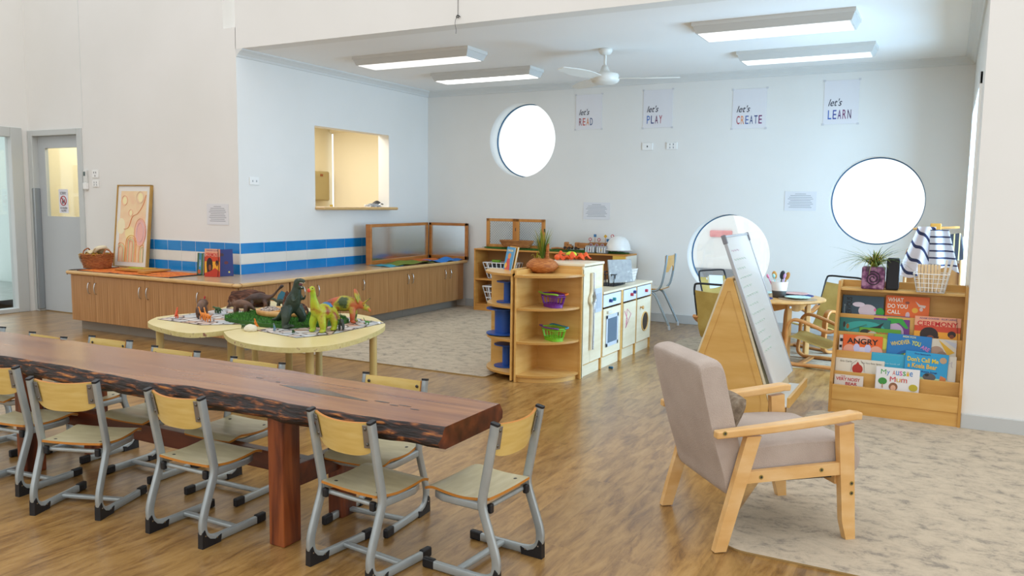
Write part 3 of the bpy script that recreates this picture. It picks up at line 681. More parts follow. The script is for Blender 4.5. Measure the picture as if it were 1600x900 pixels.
book('dark blue book standing open behind the CEREMONY book on the counter', (.03, -3.435, .602), .16, .255, .012, '1C2A6E', [('e', .75, .15, .05, .035, 'D8C860'), ('e', .35, .8, .13, .06, '3A2030'), ('e', .6, .5, .12, .06, '5A2030')], rotz=62, lean=-4)
book('CEREMONY picture book standing upright at the counter corner', (-.02, -3.545, .602), .165, .262, .008, 'C8401E', CER, rotz=12, lean=-3)
book('bright pink book standing on the counter left of the CEREMONY book', (-.17, -3.43, .602), .2, .21, .012, 'B02C58', [('t', 'my story', .7, .35, .3, .04, '7A1838')], rotz=8, lean=-4)
book('blue and green patterned book standing at the left of the pink one', (-.268, -3.475, .602), .11, .21, .012, '1E7FA8', [('r', .0, 0, .3, 1, '2A5A3A'), ('r', .3, .1, .75, .6, '2F8FC0'), ('p', [(.7, 0), (.7, 1), (1, 1), (1, 0)], '3A6A3A'), ('t', 'FIRST', .5, .55, .6, .1, 'E8E4D0', 90), ('e', .4, .15, .25, .1, 'B85A2A')], rotz=-12, lean=-4)

# ---------------------------------------------------------------- hinged mirrors on the servery counter
MIR = mc('D6DEE2', .16, 1)
MIRF = noisy('mirror_frame_wood', [(.25, 'A5652A'), (.5, 'B87536'), (.75, 'C48344')], (1, 1, 5), 4, 4, .35)
t = thing('folding_mirror', 'orange wood framed folding mirror standing in the counter corner', 'mirror', (.055, -.09, .601))
def mirror_panel(p0, p1, hgt):
    a = Vector(p0); b = Vector(p1); d = b-a; ln = d.length; an = math.atan2(d.y, d.x)
    q = thing('mirror_panel', None, None, a, an); q.parent = t
    fr = M()
    for (u0, z0, u1, z1) in [(0, 0, ln, .045), (0, hgt-.035, ln, hgt), (0, 0, .04, hgt), (ln-.04, 0, ln, hgt)]:
        fr.box((u0, -.015, z0), (u1, .015, z1), MIRF, .004)
    fr.build('frame', q)
    M().box((.04, -.004, .045), (ln-.04, .004, hgt-.035), MIR).build('glass', q)
mirror_panel((.0, 0, 0), (.15, -1.40, 0), .465)
mirror_panel((.01, .035, 0), (.60, .035, 0), .465)
M().box((-.02, -.03, 0), (.05, .0, .465), MIRF, .005).build('end_panel', t, loc=(.15, -1.405, 0), rotz=R(4))
def cloth(label, x0, x1, y0, y1, z, col, seed, amp=.012, rot=0, name='play_cloth', group=None, mat=None, hump=.03):
    rd = random.Random(seed); ph = [rd.uniform(0, 6) for _ in range(6)]
    def f(u, v):
        r = 1+.08*math.sin(5*u+ph[0])*math.sin(6*v+ph[1])
        return ((u-.5)*(x1-x0)*r, (v-.5)*(y1-y0)*(1+.1*math.sin(7*u+ph[2])), amp+amp*math.sin(9*u+ph[3]+2*v)*.6+amp*.6*math.sin(11*v+ph[4]+3*u)+hump*math.exp(-((u-.5)**2+(v-.5)**2)*9))
    return M().sheet(f, 28, 28, .003, mat or mc(col, .9)).build(name, label=label, cat='cloth', group=group, loc=((x0+x1)/2, (y0+y1)/2, z), rotz=rot)
cloth('olive green cloth crumpled in front of the long mirror panel', .29, .62, -1.45, -.78, .601, '6B7A1E', 3)
cloth('small teal blue cloth at the left end of the green one', .32, .60, -1.62, -1.36, .601, '3A93A8', 4, .006, hump=.008)
cloth('orange cloth lying in the mirror corner behind the blue cloth', .2, .5, -.78, -.3, .601, 'C8661E', 5, .01)
cloth('bright blue cloth at the right end of the counter by the mirror', .42, .66, -.72, -.16, .601, '2B73BE', 6, .012)
# ================================================================ long timber table and school chairs
t = thing('long_table', 'long live-edge hardwood slab table with red timber post legs', 'table', (2.9, -6.45, 0))
def slab():
    NX = 90; x0, x1 = -2.6, 1.70; sect = []
    rd = random.Random(3)
    near = [(-2.6, -.23), (-1.4, -.24), (-.9, -.235), (-.3, -.225), (.3, -.245), (.55, -.205), (.9, -.20), (1.15, -.215), (1.5, -.20), (1.72, -.175)]
    far = [(-2.6, .17), (-1.4, .175), (-.7, .20), (.4, .24), (1.15, .215), (1.75, .20)]
    def ip(tb, x):
        for a, b in zip(tb, tb[1:]):
            if a[0] <= x <= b[0]:
                f = (x-a[0])/(b[0]-a[0]); f = f*f*(3-2*f); return a[1]+(b[1]-a[1])*f
        return tb[-1][1]
    V = []; 
    for i in range(NX+1):
        x = x0+(x1-x0)*i/NX
        n = ip(near, x)+.004*math.sin(x*17)+.003*math.sin(x*41); f = ip(far, x)+.004*math.sin(x*13)
        b = .010*math.sin(x*6)+.006*math.sin(x*29); c = .004*math.sin(x*57+1)+.003*math.sin(x*91)
        zb = .503-.008+.006*math.sin(x*9)
        V.append([(x, n, .573), (x, n-.006+c, .562), (x, n-.012+c, .545), (x, n-.026+b+c, .527), (x, n-.02+b, .51), (x, n+.015+b, zb), (x, f-.02, zb), (x, f+.02, .515), (x, f+.022, .54), (x, f+.004, .566), (x, f, .573), (x, n+.006, .575), (x, f-.006, .575)])
    ring = [11, 0, 1, 2, 3, 4, 5, 6, 7, 8, 9, 10, 12]; K = len(ring)
    vs = [V[i][k] for i in range(NX+1) for k in ring]
    mm = M(); top = []; side = []
    for i in range(NX):
        for k in range(K):
            q = [i*K+k, i*K+(k+1) % K, (i+1)*K+(k+1) % K, (i+1)*K+k]
            (top if k in (K-1, 11) else side).append(q)
    mm.add(vs, top, SLAB); mm.add(vs, side, BARK, True)
    mm.add(vs, [[NX*K+k for k in range(K)]], noisy('slab_end_grain', [(.3, '3A180C'), (.5, '5A2A16'), (.7, '7A3E22')], (2, 6, 6), 3, 5, .35)); mm.add(vs, [[k for k in range(K)][::-1]], REDWOOD)
    return mm
mm = slab()
# dark resin-filled knot on the top
kn = smoothpath([(1.0-.20, 0.03, 0), (.98, .055, 0), (1.12, .035, 0), (1.28, .0, 0), (1.12, -.005, 0), (.95, .0, 0), (.80, .03, 0)])
mm.build('tabletop', t, recalc=True)
M().prism([(p.x-.02, p.y-.03) for p in kn[:-1]], .5745, .5757, noisy('knot_filler', [(.3, '3A3230'), (.7, '5A4D48')], ns=14, rough=.2)).build('knot', t)
mm = M()
for k, (dx, dy, a, b) in enumerate([(1.31, -.01, .035, .008), (1.38, -.03, .02, .006), (1.42, -.015, .028, .005), (1.48, -.04, .02, .005), (.62, .05, .02, .006), (.74, .035, .012, .006)]):
    mm.prism([(dx+a*math.cos(q), dy+b*math.sin(q)) for q in [2*PI*i/10 for i in range(10)]], .5745, .5756, mc('4A3A34', .3))
mm.build('small_knots', t)
def leg(x, y):
    M().box((x-.038, y-.047, 0), (x+.038, y+.047, .505), REDWOOD, .004).build('leg', t)
for x in (.945, -.70):
    leg(x, -.147); leg(x, .19)
    M().box((x-.022, -.10, .21), (x+.022, .15, .30), REDWOODX, .003).build('cross_rail', t)
M().box((-.68, -.0, .205), (.925, .045, .285), REDWOODX, .003).build('stretcher', t)

def school_chair(label, loc, rz):
    t = thing('school_chair', label, 'chair', loc, rz)
    for s_ in (-1, 1):
        x = s_*.149
        pts = [(x, .020, .578), (x, .045, .44), (x, .066, .33), (x, .071, .295), (x, .066, .262), (x, .040, .19), (x, .014, .115), (x, .010, .075), (x, .018, .047), (x, .040, .029), (x, .068, .021), (x, .12, .019), (x, .31, .018)]
        P = [Vector(p) for p in pts]
        f = M().tube(smoothpath(P, 4), (.0095, .0155), STEEL, 12, flat=True, up=(1, 0, 0)).build('side_frame', t)
        M().tube([(x, .0205, .575), (x, .0190, .583)], (.0105, .0165), BLACKP, 12, flat=True, up=(1, 0, 0)).build('post_cap', f)
        M().box((x-.0115, .275, .001), (x+.0115, .327, .038), BLACKP, .006).build('runner_cap', f)
        g = M().prism([(-.004, 0), (.085, 0), (.090, .030), (.060, .020), (.034, .030), (.018, .048), (.010, .072), (-.002, .062)], x-.0125, x+.0125, BLACKP, 'x')
        g.cyl((x-s_*.0135, .012, .048), (x+s_*.0135, .012, .048), .003, CHROME, seg=8); g.cyl((x-s_*.0135, .068, .024), (x+s_*.0135, .068, .024), .003, CHROME, seg=8)
        g.build('heel_guard', f)
    fr = [(-.147, .066, .279), (-.145, .15, .277), (-.138, .245, .274), (-.118, .288, .273), (-.08, .298, .273), (.08, .298, .273), (.118, .288, .273), (.138, .245, .274), (.145, .15, .277), (.147, .066, .279)]
    M().tube(fr, (.014, .0095), STEEL, 10, flat=True, up=(0, 0, 1)).build('seat_frame', t)
    M().tube([(-.14, .175, .024), (.14, .175, .024)], (.008, .013), STEEL, 10, flat=True, up=(0, 0, 1)).build('crossbar', t)
    mm = M()
    for s_ in (-1, 1): mm.box((s_*.118-.011, .048, .250), (s_*.118+.011, .066, .284), BLACKP, .005)
    mm.cyl((-.13, .07, .268), (.13, .07, .268), .009, STEEL); mm.build('rear_bar', t)
    def seat(u, v):
        y = .052+.285*v; hw = .137+.012*min(1, v*3)
        e = max(0, abs(u-.5)*2-.93)/.07
        x = (u-.5)*2*hw
        z = .304-.010*math.sin(PI*min(1, v*1.25))+.002-(.018*max(0, (v-.8)/.2)**2)+.004*((u-.5)*2)**2
        if v > .9: x *= 1-.10*((v-.9)/.1)**2
        if v < .06: x *= 1-.03*((.06-v)/.06)
        return (x, y, z)
    mm = M().sheet(seat, 14, 22, .0095, SEATP, ORG_EDGE)
    for sx in (-1, 1):
        for yy in (.095, .24): mm.ell((sx*.105, yy, .299 if yy > .2 else .301), (.009, .009, .0035), mc('2A2622', .4), seg=10)
    mm.build('seat', t)
    def back(u, v):
        q = (u-.5)*2; x = q*.137
        zb = .447+.030*abs(q)**4+.018*max(0, abs(q)-.75)**2*16*.3; zt = .573-.007*q*q*-.3-.004*(1-q*q)
        y = .0235+(.583-(zb+(zt-zb)*v))*.21+.012-.032*(1-q*q)
        return (x, y, zb+(zt-zb)*v)
    mm = M().sheet(back, 20, 8, -.009, BACKP, ORG_EDGE); mm.build('backrest', t)
    for s_ in (-1, 1):
        mm = M()
        mm.box((s_*.122-.014, .0245, .480), (s_*.122+.014, .0275, .566), mc('8D8983', .35, .6), .001, rot=(R(11.5), 0, R(s_*20)))
        for zz, yy in ((.551, .0205), (.495, .0315)):
            mm.ell((s_*.120, yy-.002, zz), (.0065, .005, .0065), mc('6E6A62', .3, .8), seg=10); mm.ell((s_*.120, yy+.020, zz), (.007, .004, .007), mc('3A3430', .3), seg=10)
        mm.build('bracket', t)
    return t
c0 = school_chair('pale plywood school chair nearest the camera, its back facing us, under the table', (4.215, -6.725, 0), R(-6))
for lab, x, y, a in [
    ('pale plywood school chair at the end of long table, nearest the armchair', 4.765, -6.375, 86),
    ('pale plywood school chair on the near side, left of the near red table post', 3.466, -6.805, .5),
    ('angled pale plywood school chair on the near side, second from the left edge', 2.89, -6.875, 20),
    ('pale plywood school chair on near side, cut by the left edge of the photo', 2.335, -6.85, 7),
    ('pale plywood school chair on the far side, nearest the right end of table', 3.99, -6.065, 184),
    ('pale plywood school chair on the far side, in front of the dinosaur table legs', 3.24, -6.12, 182),
    ('pale plywood school chair on the far side, left of the dinosaur tables', 2.685, -6.125, 182),
    ('pale plywood school chair on the far side, before the cabinet with the red tassel', 2.145, -6.10, 182),
    ('pale plywood school chair on far side, second from the left edge of photo', 1.765, -6.205, 178),
    ('pale plywood school chair on far side, cut by the left edge of the photo', 1.16, -6.19, 181)]:
    dup(c0, (x, y, 0), R(a), lab)

# ================================================================ dinosaur tables
TABP = noisy('table_cream_ply', [(.3, 'D9C68A'), (.7, 'E3D39C')], ns=3, rough=.35)
TABE = noisy('table_worn_edge', [(.3, 'C9BA78'), (.62, 'D5C88C'), (.72, '8A5A4A')], ns=30, rough=.6)
LEGW = noisy('turned_leg_wood', [(.3, 'C2AA68'), (.7, 'D2BC7E')], (1, 1, .3), 10, rough=.4)
def playtable(label, poly, legs):
    cx = sum(p[0] for p in poly)/len(poly); cy = sum(p[1] for p in poly)/len(poly)
    t = thing('play_table', label, 'table', (cx, cy, 0))
    P = [Vector((x-cx, y-cy, 0)) for x, y in poly]; sm = smoothpath(P+[P[0]], 5)[:-1]
    M().prism([(p.x, p.y) for p in sm], .47, .50, TABP, side=TABE).build('tabletop', t)
    for x, y in legs: M().cyl((x-cx, y-cy, 0), (x-cx, y-cy, .471), .0245, LEGW, seg=24).build('leg', t)
playtable('cream rounded play table with worn edge, left of the two dinosaur tables', [(1.2, -5.1), (1.33, -5.27), (1.46, -5.35), (1.63, -5.41), (1.87, -5.46), (2.0, -5.42), (2.055, -5.2), (2.055, -4.5), (1.95, -4.28), (1.5, -4.05), (1.1, -3.99), (.98, -4.12), (1.1, -4.35), (1.22, -4.58), (1.26, -4.78), (1.21, -4.95)],
          [(1.47, -5.29), (1.99, -5.16), (1.93, -4.58), (1.2, -4.2)])
playtable('cream rounded play table carrying the largest dinosaurs, right of the two', [(2.08, -5.30), (2.25, -5.42), (2.42, -5.50), (2.6, -5.535), (2.78, -5.52), (2.90, -5.44), (2.965, -5.30), (2.95, -5.05), (2.865, -4.757), (2.76, -4.54), (2.63, -4.41), (2.43, -4.27), (2.2, -4.22), (2.09, -4.35), (2.065, -4.8)],
          [(2.19, -5.27), (2.775, -5.285), (2.80, -4.72), (2.14, -4.5)])
def matm():
    mt = bpy.data.materials.new('crackle_print'); mt.use_nodes = True; n = mt.node_tree.nodes; l = mt.node_tree.links; b = n['Principled BSDF']
    tc = n.new('ShaderNodeTexCoord'); v = n.new('ShaderNodeTexVoronoi'); v.feature = 'DISTANCE_TO_EDGE'; v.inputs['Scale'].default_value = 13
    v2 = n.new('ShaderNodeTexVoronoi'); v2.inputs['Scale'].default_value = 13; l.new(tc.outputs['Object'], v.inputs[0]); l.new(tc.outputs['Object'], v2.inputs[0])
    cr = n.new('ShaderNodeValToRGB'); e = cr.color_ramp.elements; e[0].position = .03; e[0].color = rgb('4A2E26'); e[1].position = .09; e[1].color = (1, 1, 1, 1)
    sx = n.new('ShaderNodeSeparateXYZ'); l.new(v2.outputs['Color'], sx.inputs[0])
    c2 = n.new('ShaderNodeValToRGB'); e = c2.color_ramp.elements; e[0].color = rgb('B7C0C6'); e[1].color = rgb('C79B7C'); q = e.new(.5); q.color = rgb('D9D4CE'); l.new(sx.outputs[0], c2.inputs[0])
    m2 = n.new('ShaderNodeMixRGB'); m2.blend_type = 'MULTIPLY'; m2.inputs[0].default_value = 1; l.new(v.outputs['Distance'], cr.inputs[0]); l.new(c2.outputs[0], m2.inputs[1]); l.new(cr.outputs[0], m2.inputs[2])
    l.new(m2.outputs[0], b.inputs['Base Color']); b.inputs['Roughness'].default_value = .5; return mt
CRK = matm()
M().prism([(1.302, -5.175), (1.76, -5.20), (2.0, -4.98), (1.95, -4.55), (1.25, -4.50), (1.27, -4.80)], .5005, .503, CRK, side=DARK).build('stone_print_mat', label='stone print mat with dark edge on the left play table', cat='mat')
M().prism([(2.22, -5.16), (2.63, -5.24), (2.72, -5.05), (2.70, -4.47), (2.2, -4.35)], .5005, .503, CRK, side=DARK).build('stone_print_mat', label='stone print mat with dark edge on the right play table', cat='mat')
# turf mat: fuzzy slab with modelled blades
def turf(name, label, cx, cy, rx, ry, z, th, nb, h=.016, seed=1, par=None):
    rd = random.Random(seed); mm = M(); N = 40; pts = []
    for k in range(N):
        a = 2*PI*k/N; q = 1+.05*math.sin(3*a)+.04*math.sin(5*a+1)
        ca, sa = math.cos(a), math.sin(a); ca = math.copysign(abs(ca)**.7, ca); sa = math.copysign(abs(sa)**.7, sa)
        pts.append((rx*q*ca, ry*q*sa))
    mm.prism(pts, 0, th, mc('2F5A1C', .9))
    cols = [mc('3E7A24', .7), mc('2C6118', .7), mc('569633', .7)]
    for c_ in cols:
        vs = []; fs = []
        for _ in range(nb//3):
            a = rd.uniform(0, 2*PI); r = math.sqrt(rd.random())*1.0
            ca, sa = math.cos(a), math.sin(a); ca = math.copysign(abs(ca)**.7, ca); sa = math.copysign(abs(sa)**.7, sa)
            x, y = rx*r*ca, ry*r*sa; b = rd.uniform(0, PI); dx, dy = .0018*math.cos(b), .0018*math.sin(b); hh = h*rd.uniform(.5, 1.1)
            lx, ly = rd.uniform(-.009, .009), rd.uniform(-.009, .009); o = len(vs)
            vs += [(x-dx, y-dy, th), (x+dx, y+dy, th), (x+lx, y+ly, th+hh)]; fs.append([o, o+1, o+2])
        mm.add(vs, fs, c_)
    return mm.build(name, label=label, cat='mat', loc=(cx, cy, z))
turf('turf_mat', 'artificial green grass mat spread across both play tables', 2.06, -4.74, .43, .29, .503, .022, 9000, .018)

# wooden divided tray with bark and shells
t = thing('wooden_tray', 'round shallow wooden bowl tray standing on the grass mat', 'tray', (1.99, -4.70, .526))
TRW = noisy('tray_wood', [(.3, 'C08442'), (.5, 'D29B57'), (.7, 'DCAE6E')], (3, 1, 1), 5, 4, .35)
M().lathe([(.001, 0), (.165, 0), (.19, .012), (.195, .042), (.18, .045), (.165, .02), (.001, .016)], TRW, 48, sy=.8).build('bowl', t)
M().box((-.005, -.13, .016), (.005, .13, .04), TRW, .003).build('divider', t)
BARKM = noisy('bark_chunk', [(.3, '2E1A12'), (.55, '5A3524'), (.75, '8A5B42')], (1, 4, 4), 18, 5, .9, .9)
def chunk(name, label, loc, r, rz=0, seed=0, mat=None, cat='bark', amp=.3):
    rd = random.Random(seed); bm = bmesh.new(); bmesh.ops.create_icosphere(bm, subdivisions=4, radius=1)
    ph = [rd.uniform(0, 6) for _ in range(6)]
    for v in bm.verts:
        c = v.co.normalized(); n_ = 1+amp*(.4*math.sin(5*c.x+ph[0])*math.sin(4*c.y+ph[1])+.25*math.sin(11*c.y+ph[2])*math.sin(9*c.z+ph[3])+.15*math.sin(23*c.z+ph[4])*math.sin(19*c.y+ph[5]))
        z = c.z*n_; z = max(z, -.35)
        v.co = Vector((c.x*n_*r[0], c.y*n_*r[1], (z+.35)*r[2]))
    return M().frombm(bm, mat or BARKM, True).build(name, label=label, cat=cat, loc=loc, rotz=rz)
chunk('bark_piece', 'rough brown bark piece lying at the right side of wooden tray', (2.10, -4.665, .545), (.075, .04, .055), .3, 2)
chunk('bark_piece', 'rough brown bark piece standing behind the green dinosaur with open mouth', (1.96, -4.61, .545), (.04, .035, .10), .2, 3)
SHL = noisy('shell_bits', [(.35, '4A3D36'), (.5, '9A8A7C'), (.65, 'CFC6BC')], ns=70, rough=.7, bump=.8)
chunk('shell_pile', 'heap of small grey and white shells in left side of wooden tray', (1.90, -4.72, .543), (.075, .06, .03), 0, 5, SHL, 'shells')
chunk('bark_piece', 'large dark brown bark lump on the far side of the left play table', (1.27, -4.32, .5035), (.16, .09, .09), .5, 8)
chunk('plaster_rock', 'small off-white rock with green blobs at front of right play table', (2.20, -5.19, .501), (.045, .035, .03), .2, 9, mc('D8D2BC', .8), 'rock', .15)

# ---------------------------------------------------------------- dinosaurs
def dmat(name, stops, ns=6, rough=.45): return noisy('skin_'+name, stops, (1, 1, 1), ns, 4, rough, .25, bscale=90)
def dino(label, loc, rz, L_, cfg, skin, extra=None, vox=None, cat='toy dinosaur'):
    """four- or two-legged toy: cfg spine [(x, z, r, squash)], legs [(x, y, z_hip, r_hip, r_foot, dx)]"""
    t = thing('toy_dinosaur', label, cat, loc, rz)
    mm = M()
    sp = cfg['spine']; P = smoothpath([(x*L_, 0, z*L_) for x, z, r in sp], 5)
    rs = []; n = len(sp)
    for i in range(n-1):
        for k in range(5): f = k/5; rs.append((sp[i][2]*(1-f)+sp[i+1][2]*f)*L_)
    rs.append(sp[-1][2]*L_)
    mm.tube(P, [(r*cfg.get('sq', .85), r) for r in rs], skin, 14, up=(0, 1, 0))
    mm.ell(P[0], rs[0], skin, seg=10); mm.ell(P[-1], rs[-1], skin, seg=12)
    for (x, y, z, r1, r2, dx) in cfg['legs']:
        for s_ in ((-1, 1) if y else (0,)):
            q = smoothpath([(x*L_, s_*y*.6*L_, z*L_), ((x+dx*.55)*L_, s_*y*L_, z*.55*L_), ((x+dx*.2)*L_, s_*y*L_, z*.22*L_), ((x+dx*.25)*L_, s_*y*L_, r2*.5*L_)], 3)
            m_ = len(q); mm.tube(q, [(r1+(r2-r1)*min(1, i/(m_*.6)))*L_ for i in range(m_)], skin, 10)
            mm.ell(((x+dx*.25+r2*.5)*L_, s_*y*L_, r2*.55*L_), (r2*1.35*L_, r2*1.05*L_, r2*.6*L_), skin, seg=10)
    for e in cfg.get('blobs', []): mm.ell((e[0]*L_, e[1]*L_, e[2]*L_), (e[3]*L_, e[4]*L_, e[5]*L_), skin, rot=e[6] if len(e) > 6 else None, seg=14)
    for pts, rad in cfg.get('tubes', []):
        q = smoothpath([(a*L_, b*L_, c*L_) for a, b, c in pts], 4); mm.tube(q, [(rad[0]+(rad[1]-rad[0])*i/(len(q)-1))*L_ for i in range(len(q))], skin, 10)
    me = organic(mm, vox or L_*.018, 3)
    zmin = min(v.co.z for v in me.vertices)
    for v in me.vertices: v.co.z -= zmin
    b = bpy.data.objects.new('body', me); COL.objects.link(b); b.parent = t
    if not me.materials: me.materials.append(skin)
    if extra: extra(t, L_)
    return t
def eyes(t, L_, x, y, z, r=.012, c='101010'):
    mm = M()
    for s_ in (-1, 1): mm.ell((x*L_, s_*y*L_, z*L_), r*L_, mc(c, .1), seg=8)
    mm.build('eyes', t)
def cone(mm, p, q, r, m_): mm.tube([p, q], [r, r*.1], m_, 8)
# big tyrannosaur, standing, mouth open, facing +x
TRX = dmat('trex', [(.35, '1C2A22'), (.5, '2A3A2C'), (.65, '3A4638')])
trex = dict(sq=1.0, spine=[(-.62, .10, .02), (-.45, .13, .05), (-.25, .26, .09), (-.06, .40, .14), (.06, .56, .15), (.14, .72, .105), (.17, .84, .08), (.2, .92, .08)],
    legs=[(.0, .20, .40, .125, .06, .12)], blobs=[(.13, .12, .06, .09, .045, .03), (.13, -.12, .06, .09, .045, .03), (.21, 0, .945, .09, .07, .055)],
    tubes=[([(.26, 0, .965), (.38, 0, .955)], (.05, .035)), ([(.22, 0, .85), (.36, 0, .81)], (.045, .028)), ([(.14, .09, .66), (.2, .12, .58), (.28, .1, .62)], (.04, .018)), ([(.14, -.09, .66), (.2, -.12, .56), (.28, -.1, .6)], (.04, .018)), ([(.28, .1, .62), (.31, .1, .67)], (.018, .012)), ([(.28, -.1, .6), (.31, -.1, .65)], (.018, .012)), ([(-.62, 0, .1), (-.72, 0, .09)], (.016, .006))])
def trx_extra(t, L_):
    eyes(t, L_, .235, .055, .975, .012, '2A2010')
    mm = M(); mm.ell((.25*L_, 0, .885*L_), (.085*L_, .035*L_, .028*L_), mc('6A2F3A', .4), seg=12); mm.build('mouth', t)
    mm = M()
    for k in range(5):
        x = .29+.02*k
        for s_ in (-1, 1): cone(mm, Vector((x, s_*.03, .93))*L_, Vector((x, s_*.03, .905))*L_, .006*L_, mc('D8D0C0', .4)); cone(mm, Vector((x-.02, s_*.025, .83))*L_, Vector((x-.02, s_*.025, .852))*L_, .006*L_, mc('D8D0C0', .4))
    mm.build('teeth', t)
dino('large dark green tyrannosaur toy standing upright with open mouth', (2.33, -4.96, .503), R(-8), .325, trex, TRX, trx_extra, vox=.0045)
# big green-yellow long-neck, facing the camera/left
BRC = dmat('brachio', [(.32, '8A3C10'), (.42, 'A8A01E'), (.55, 'A3B51E'), (.7, '8FB02A')], 11)
brach = dict(sq=1.05, spine=[(-.62, .18, .012), (-.48, .25, .05), (-.28, .38, .12), (-.05, .42, .17), (.16, .44, .145), (.25, .58, .095), (.29, .76, .06), (.31, .88, .055), (.33, .93, .06)],
    legs=[(.15, .13, .34, .095, .062, .04), (-.2, .13, .33, .10, .062, -.02)], blobs=[(.40, 0, .915, .06, .042, .038)])
def brc_extra(t, L_):
    eyes(t, L_, .37, .045, .945, .012)
    mm = M(); mm.ell((.425*L_, 0, .905*L_), (.045*L_, .036*L_, .045*L_), mc('C8462A', .4), seg=12); mm.build('snout', t)
    mm = M(); mm.sheet(lambda u, v: ((-.3+.36*u)*L_, (v-.5)*.30*L_*math.sin(PI*max(.05, min(.95, u))), (.43+.185*math.sin(PI*(.12+.76*u))-.42*(v-.5)**2*.9)*L_), 14, 10, .008*L_, dmat('blue_back', [(.4, '1F3F6A'), (.6, '3A78A8')], 20)); mm.build('blue_back', t)
dino('large lime green long-necked dinosaur toy with a red snout', (2.60, -4.97, .503), R(-88), .30, brach, BRC, brc_extra, vox=.0045)
# big triceratops facing right
TRI = dmat('triceratops', [(.36, '3A4A22'), (.44, 'A8A02A'), (.52, 'B0602A'), (.6, 'B8522A'), (.68, '4A3A2A')], 9)
tri = dict(sq=.85, spine=[(-.62, .20, .012), (-.50, .27, .06), (-.30, .38, .14), (-.02, .42, .18), (.2, .40, .14), (.34, .39, .085), (.46, .33, .065), (.54, .27, .038)],
    legs=[(.17, .10, .32, .08, .05, .02), (-.25, .10, .34, .1, .052, .0)], blobs=[(.27, 0, .57, .04, .17, .20, (0, -.35, 0))],
    tubes=[([(.40, .05, .43), (.56, .07, .55)], (.026, .008)), ([(.40, -.05, .43), (.56, -.07, .55)], (.026, .008)), ([(.5, 0, .34), (.53, 0, .40)], (.018, .006))])
dino('large orange and green striped triceratops toy facing right', (2.47, -4.60, .503), R(26), .31, tri, TRI, lambda t, L_: eyes(t, L_, .42, .06, .39, .012), vox=.005)
# brown triceratops from behind, and brown styracosaur
BRN = dmat('brown', [(.35, '4A3226'), (.55, '6E4C36'), (.7, '8A6448')], 8)
dino('brown rhino-like dinosaur toy seen from behind on left table', (1.47, -4.94, .503), R(128), .20, dict(tri, blobs=[(.20, 0, .47, .03, .19, .17, (0, -.3, 0))]), BRN, lambda t, L_: eyes(t, L_, .42, .06, .39, .014), vox=.004)
sty = dict(tri, blobs=[(.30, 0, .46, .03, .12, .12, (0, -.3, 0))], tubes=tri['tubes']+[([(.26, .08*s_, .55), (.2, .12*s_, .64)], (.02, .006)) for s_ in (-1, 1)]+[([(.27, .03*s_, .58), (.22, .04*s_, .70)], (.02, .006)) for s_ in (-1, 1)])
dino('brown frilled dinosaur toy facing left beside the grass mat', (1.62, -4.73, .503), R(200), .19, sty, BRN, lambda t, L_: eyes(t, L_, .42, .06, .39, .014), vox=.004)
# long dark brown ankylosaur with raised tail
ANK = dmat('ankylo', [(.35, '2A1A12'), (.55, '4A2E20'), (.7, '6A4630')], 10)
ank = dict(sq=1.1, spine=[(.58, .62, .05), (.48, .52, .03), (.34, .36, .045), (.18, .28, .10), (-.05, .28, .16), (-.28, .26, .13), (-.42, .22, .08), (-.52, .18, .06)],
    legs=[(-.25, .14, .2, .07, .045, 0), (.1, .14, .2, .075, .045, .1)], blobs=[(.6, 0, .64, .06, .05, .05)])
dino('dark brown armoured dinosaur toy with raised club tail, beside bark lump', (1.43, -4.34, .503), R(28), .26, ank, ANK, vox=.005)
fin = dict(spine=[(-.5, .2, .015), (-.3, .28, .06), (0, .34, .12), (.22, .36, .07), (.36, .44, .06), (.48, .42, .035)], legs=[(.12, .09, .28, .06, .04, .02), (-.18, .09, .28, .065, .04, .0)])
def sail(t, L_): M().prism([(-.3*L_, .38*L_), (-.2*L_, .75*L_), (-.02*L_, .82*L_), (.14*L_, .62*L_), (.2*L_, .42*L_)], -.008*L_, .008*L_, mc('2F6A80', .5), 'y').build('sail', t)
dino('dark dinosaur toy with a blue-green back sail behind the tray', (1.62, -4.33, .503), R(200), .17, fin, dmat('darkfin', [(.4, '20281E'), (.6, '3A4630')]), sail, vox=.004)
small_q = dict(spine=[(-.6, .22, .02), (-.4, .3, .05), (-.15, .4, .12), (.1, .4, .12), (.28, .46, .07), (.42, .5, .07), (.52, .46, .04)], legs=[(.12, .1, .32, .07, .05, .02), (-.2, .1, .32, .08, .05, 0)])
longn = dict(spine=[(-.7, .62, .015), (-.5, .42, .03), (-.3, .36, .07), (0, .38, .13), (.2, .42, .08), (.34, .62, .045), (.4, .8, .04), (.5, .8, .035)], legs=[(.12, .08, .3, .06, .04, .05), (-.18, .08, .3, .065, .04, -.03)])
biped = dict(spine=[(-.35, .16, .015), (-.22, .24, .04), (-.06, .38, .10), (.04, .55, .11), (.08, .74, .065), (.1, .86, .06), (.18, .88, .045)], legs=[(0, .09, .36, .09, .045, .08)], tubes=[([(.08, .08, .62), (.18, .09, .56)], (.03, .015)), ([(.08, -.08, .62), (.18, -.09, .56)], (.03, .015))])
ORG = dmat('orange', [(.4, 'D9761A'), (.6, 'E58E2A')]); GRN = dmat('green', [(.4, '22441E'), (.6, '3A6A2A')]); RDO = dmat('redorange', [(.4, 'D04A22'), (.6, 'DB5A2A')])
dino('small red-orange upright dinosaur figure at the left of stone print mat', (1.39, -5.09, .503), R(100), .085, biped, RDO, vox=.003)
dino('small orange long-necked dinosaur figure with raised tail, left of the pair', (1.60, -5.045, .503), R(175), .105, longn, ORG, vox=.003)
dino('small orange long-necked dinosaur figure with raised tail, right of the pair', (1.685, -5.08, .503), R(165), .11, longn, ORG, vox=.003)
